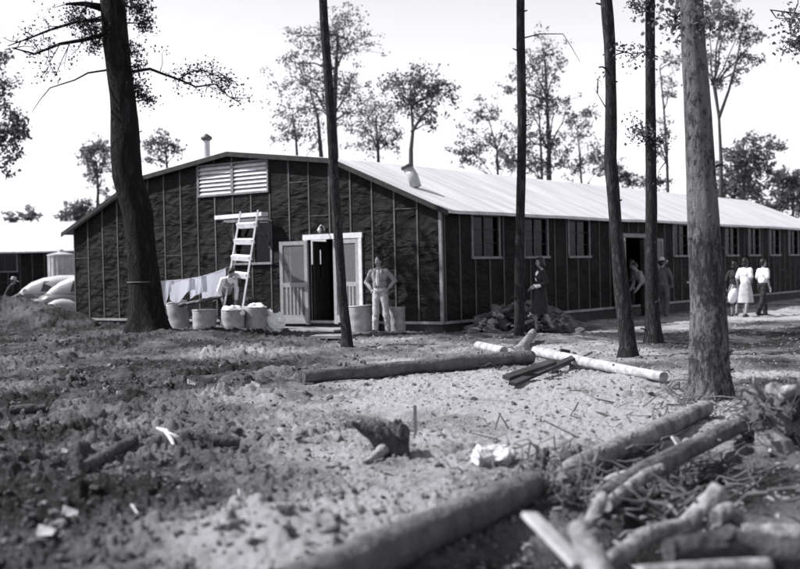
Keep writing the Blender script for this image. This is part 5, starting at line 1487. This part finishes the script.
for _ in range(120):
    px, py = rng.gauss(566, 18), rng.gauss(494, 14); p = gnd(px, py); z = gz(p.x, p.y)
    d = Vector((rng.gauss(0, .5), rng.gauss(0, .4), rng.uniform(.1, 1.1))).normalized(); l = rng.uniform(.06, .32)
    a = Vector((p.x, p.y, z-.02)); q = wiggle(a, a+d*l, 4, l*.08, rng); r = rng.uniform(.004, .013)
    k.tube(q, [r*1.4, r*1.2, r, r*.8, r*.4], 6, True, 0, None, .2)
for _ in range(40):
    px, py = rng.gauss(560, 16), rng.gauss(488, 12); p = gnd(px, py); z = gz(p.x, p.y)
    k.ell((p.x, p.y, z+rng.uniform(0, .08)), tuple(rng.uniform(.03, .075) for _ in range(3)), 9, 6, None, 1, .5)
tag(k.build('root_tangle', [M['twigwood'], M['clod']], None, True, False), 'tangle of splinters, rootlets and earth between the two thick logs', 'tangle', kind='stuff')
k = MB(); rng = random.Random(31)
for _ in range(60):
    px, py = rng.gauss(655, 62), rng.gauss(505, 26)
    if py < 455 or py > 566: continue
    p = gnd(px, py); z = gz(p.x, p.y); a_ = rng.uniform(0, 2*PI); d = Vector((math.cos(a_), math.sin(a_)*.7, rng.uniform(-.05, .35))).normalized(); l = rng.uniform(.12, .6)
    a = Vector((p.x, p.y, z+rng.uniform(.0, .10))); r = rng.uniform(.005, .017)
    k.tube(wiggle(a, a+d*l, 5, l*.06, rng, -.02), [r, r*.95, r*.8, r*.7, r*.5, r*.3], 7, True, 0, None, .15)
tag(k.build('brushwood', M['twigwood'], None, True, True), 'loose brushwood of thin grey branches among the logs at lower right', 'brushwood', kind='stuff')
def chip(k, x, y, z, s):
    k.box((x, y, z+s*.2), (s*2, s*.7, s*.25), Matrix.Rotation(R.uniform(0, 3), 3, 'Z') @ Matrix.Rotation(R.uniform(-.4, .4), 3, 'Y'))
def chip_pos():
    px = R.uniform(300, 820); Y = 7.2*(24/7.2)**R.random(); x = (px-400)/F*Y
    return x, Y, gz(x, Y), .004+.018*R.random()**3+.0005*Y
scatter('wood_chips', 'pale chips and bits of bark scattered on the sandy ground', 'chips', 650, chip_pos, 'peeled', chip)
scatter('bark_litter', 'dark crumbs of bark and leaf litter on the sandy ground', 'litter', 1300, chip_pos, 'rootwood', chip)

# ------------------------------------------------------------------ light, sky, camera
SUN_EL, SAZ = rad(47), (-.978, -.0, 0)
sx, sy = -.9995, .03
w = bpy.data.worlds.new('World'); SC.world = w; w.use_nodes = True
nt = w.node_tree; bg = nt.nodes['Background']
sky = nt.nodes.new('ShaderNodeTexSky'); sky.sky_type = 'NISHITA'; sky.sun_disc = False
sky.sun_elevation = SUN_EL; sky.sun_rotation = math.atan2(sx, sy); sky.dust_density = .7; sky.air_density = 1.0; sky.ozone_density = 1.0
bw = nt.nodes.new('ShaderNodeRGBToBW'); nt.links.new(sky.outputs[0], bw.inputs[0])
mul = nt.nodes.new('ShaderNodeMixRGB'); mul.blend_type = 'MULTIPLY'; mul.inputs[0].default_value = 1; mul.inputs[2].default_value = (.985, .985, 1.03, 1)
nt.links.new(bw.outputs[0], mul.inputs[1]); nt.links.new(mul.outputs[0], bg.inputs['Color'])
bg.inputs['Strength'].default_value = .15
sl = bpy.data.lights.new('sun', 'SUN'); sl.energy = 4.5; sl.angle = rad(.5); sl.color = (1, .99, .975)
so = bpy.data.objects.new('sun', sl); COL.objects.link(so)
D = -Vector((sx*math.cos(SUN_EL), sy*math.cos(SUN_EL), math.sin(SUN_EL)))
so.rotation_euler = D.to_track_quat('-Z', 'Y').to_euler(); so.location = (-20, 10, 25)

cam = bpy.data.cameras.new('camera'); co = bpy.data.objects.new('camera', cam); COL.objects.link(co)
cam.sensor_fit = 'HORIZONTAL'; cam.sensor_width = 36; cam.lens = F*36/800; cam.clip_end = 3000; cam.clip_start = .1
fw = Vector((0, math.cos(PITCH), -math.sin(PITCH))); up0 = Vector((0, math.sin(PITCH), math.cos(PITCH))); rt0 = Vector((1, 0, 0))
cr, sr = math.cos(ROLL), math.sin(ROLL)
X = rt0*cr-up0*sr; Yv = rt0*sr+up0*cr
co.matrix_world = Matrix(((X.x, Yv.x, -fw.x, 0), (X.y, Yv.y, -fw.y, 0), (X.z, Yv.z, -fw.z, CAMH), (0, 0, 0, 1)))
cam.dof.use_dof = True; cam.dof.focus_distance = 17; cam.dof.aperture_fstop = 1.35
SC.camera = co
SC.view_settings.view_transform = 'Standard'; SC.view_settings.look = 'None'; SC.view_settings.gamma = 1; SC.view_settings.use_curve_mapping = False
SC.view_settings.exposure = .9
SC.cycles.max_bounces = 6; SC.cycles.use_denoising = True
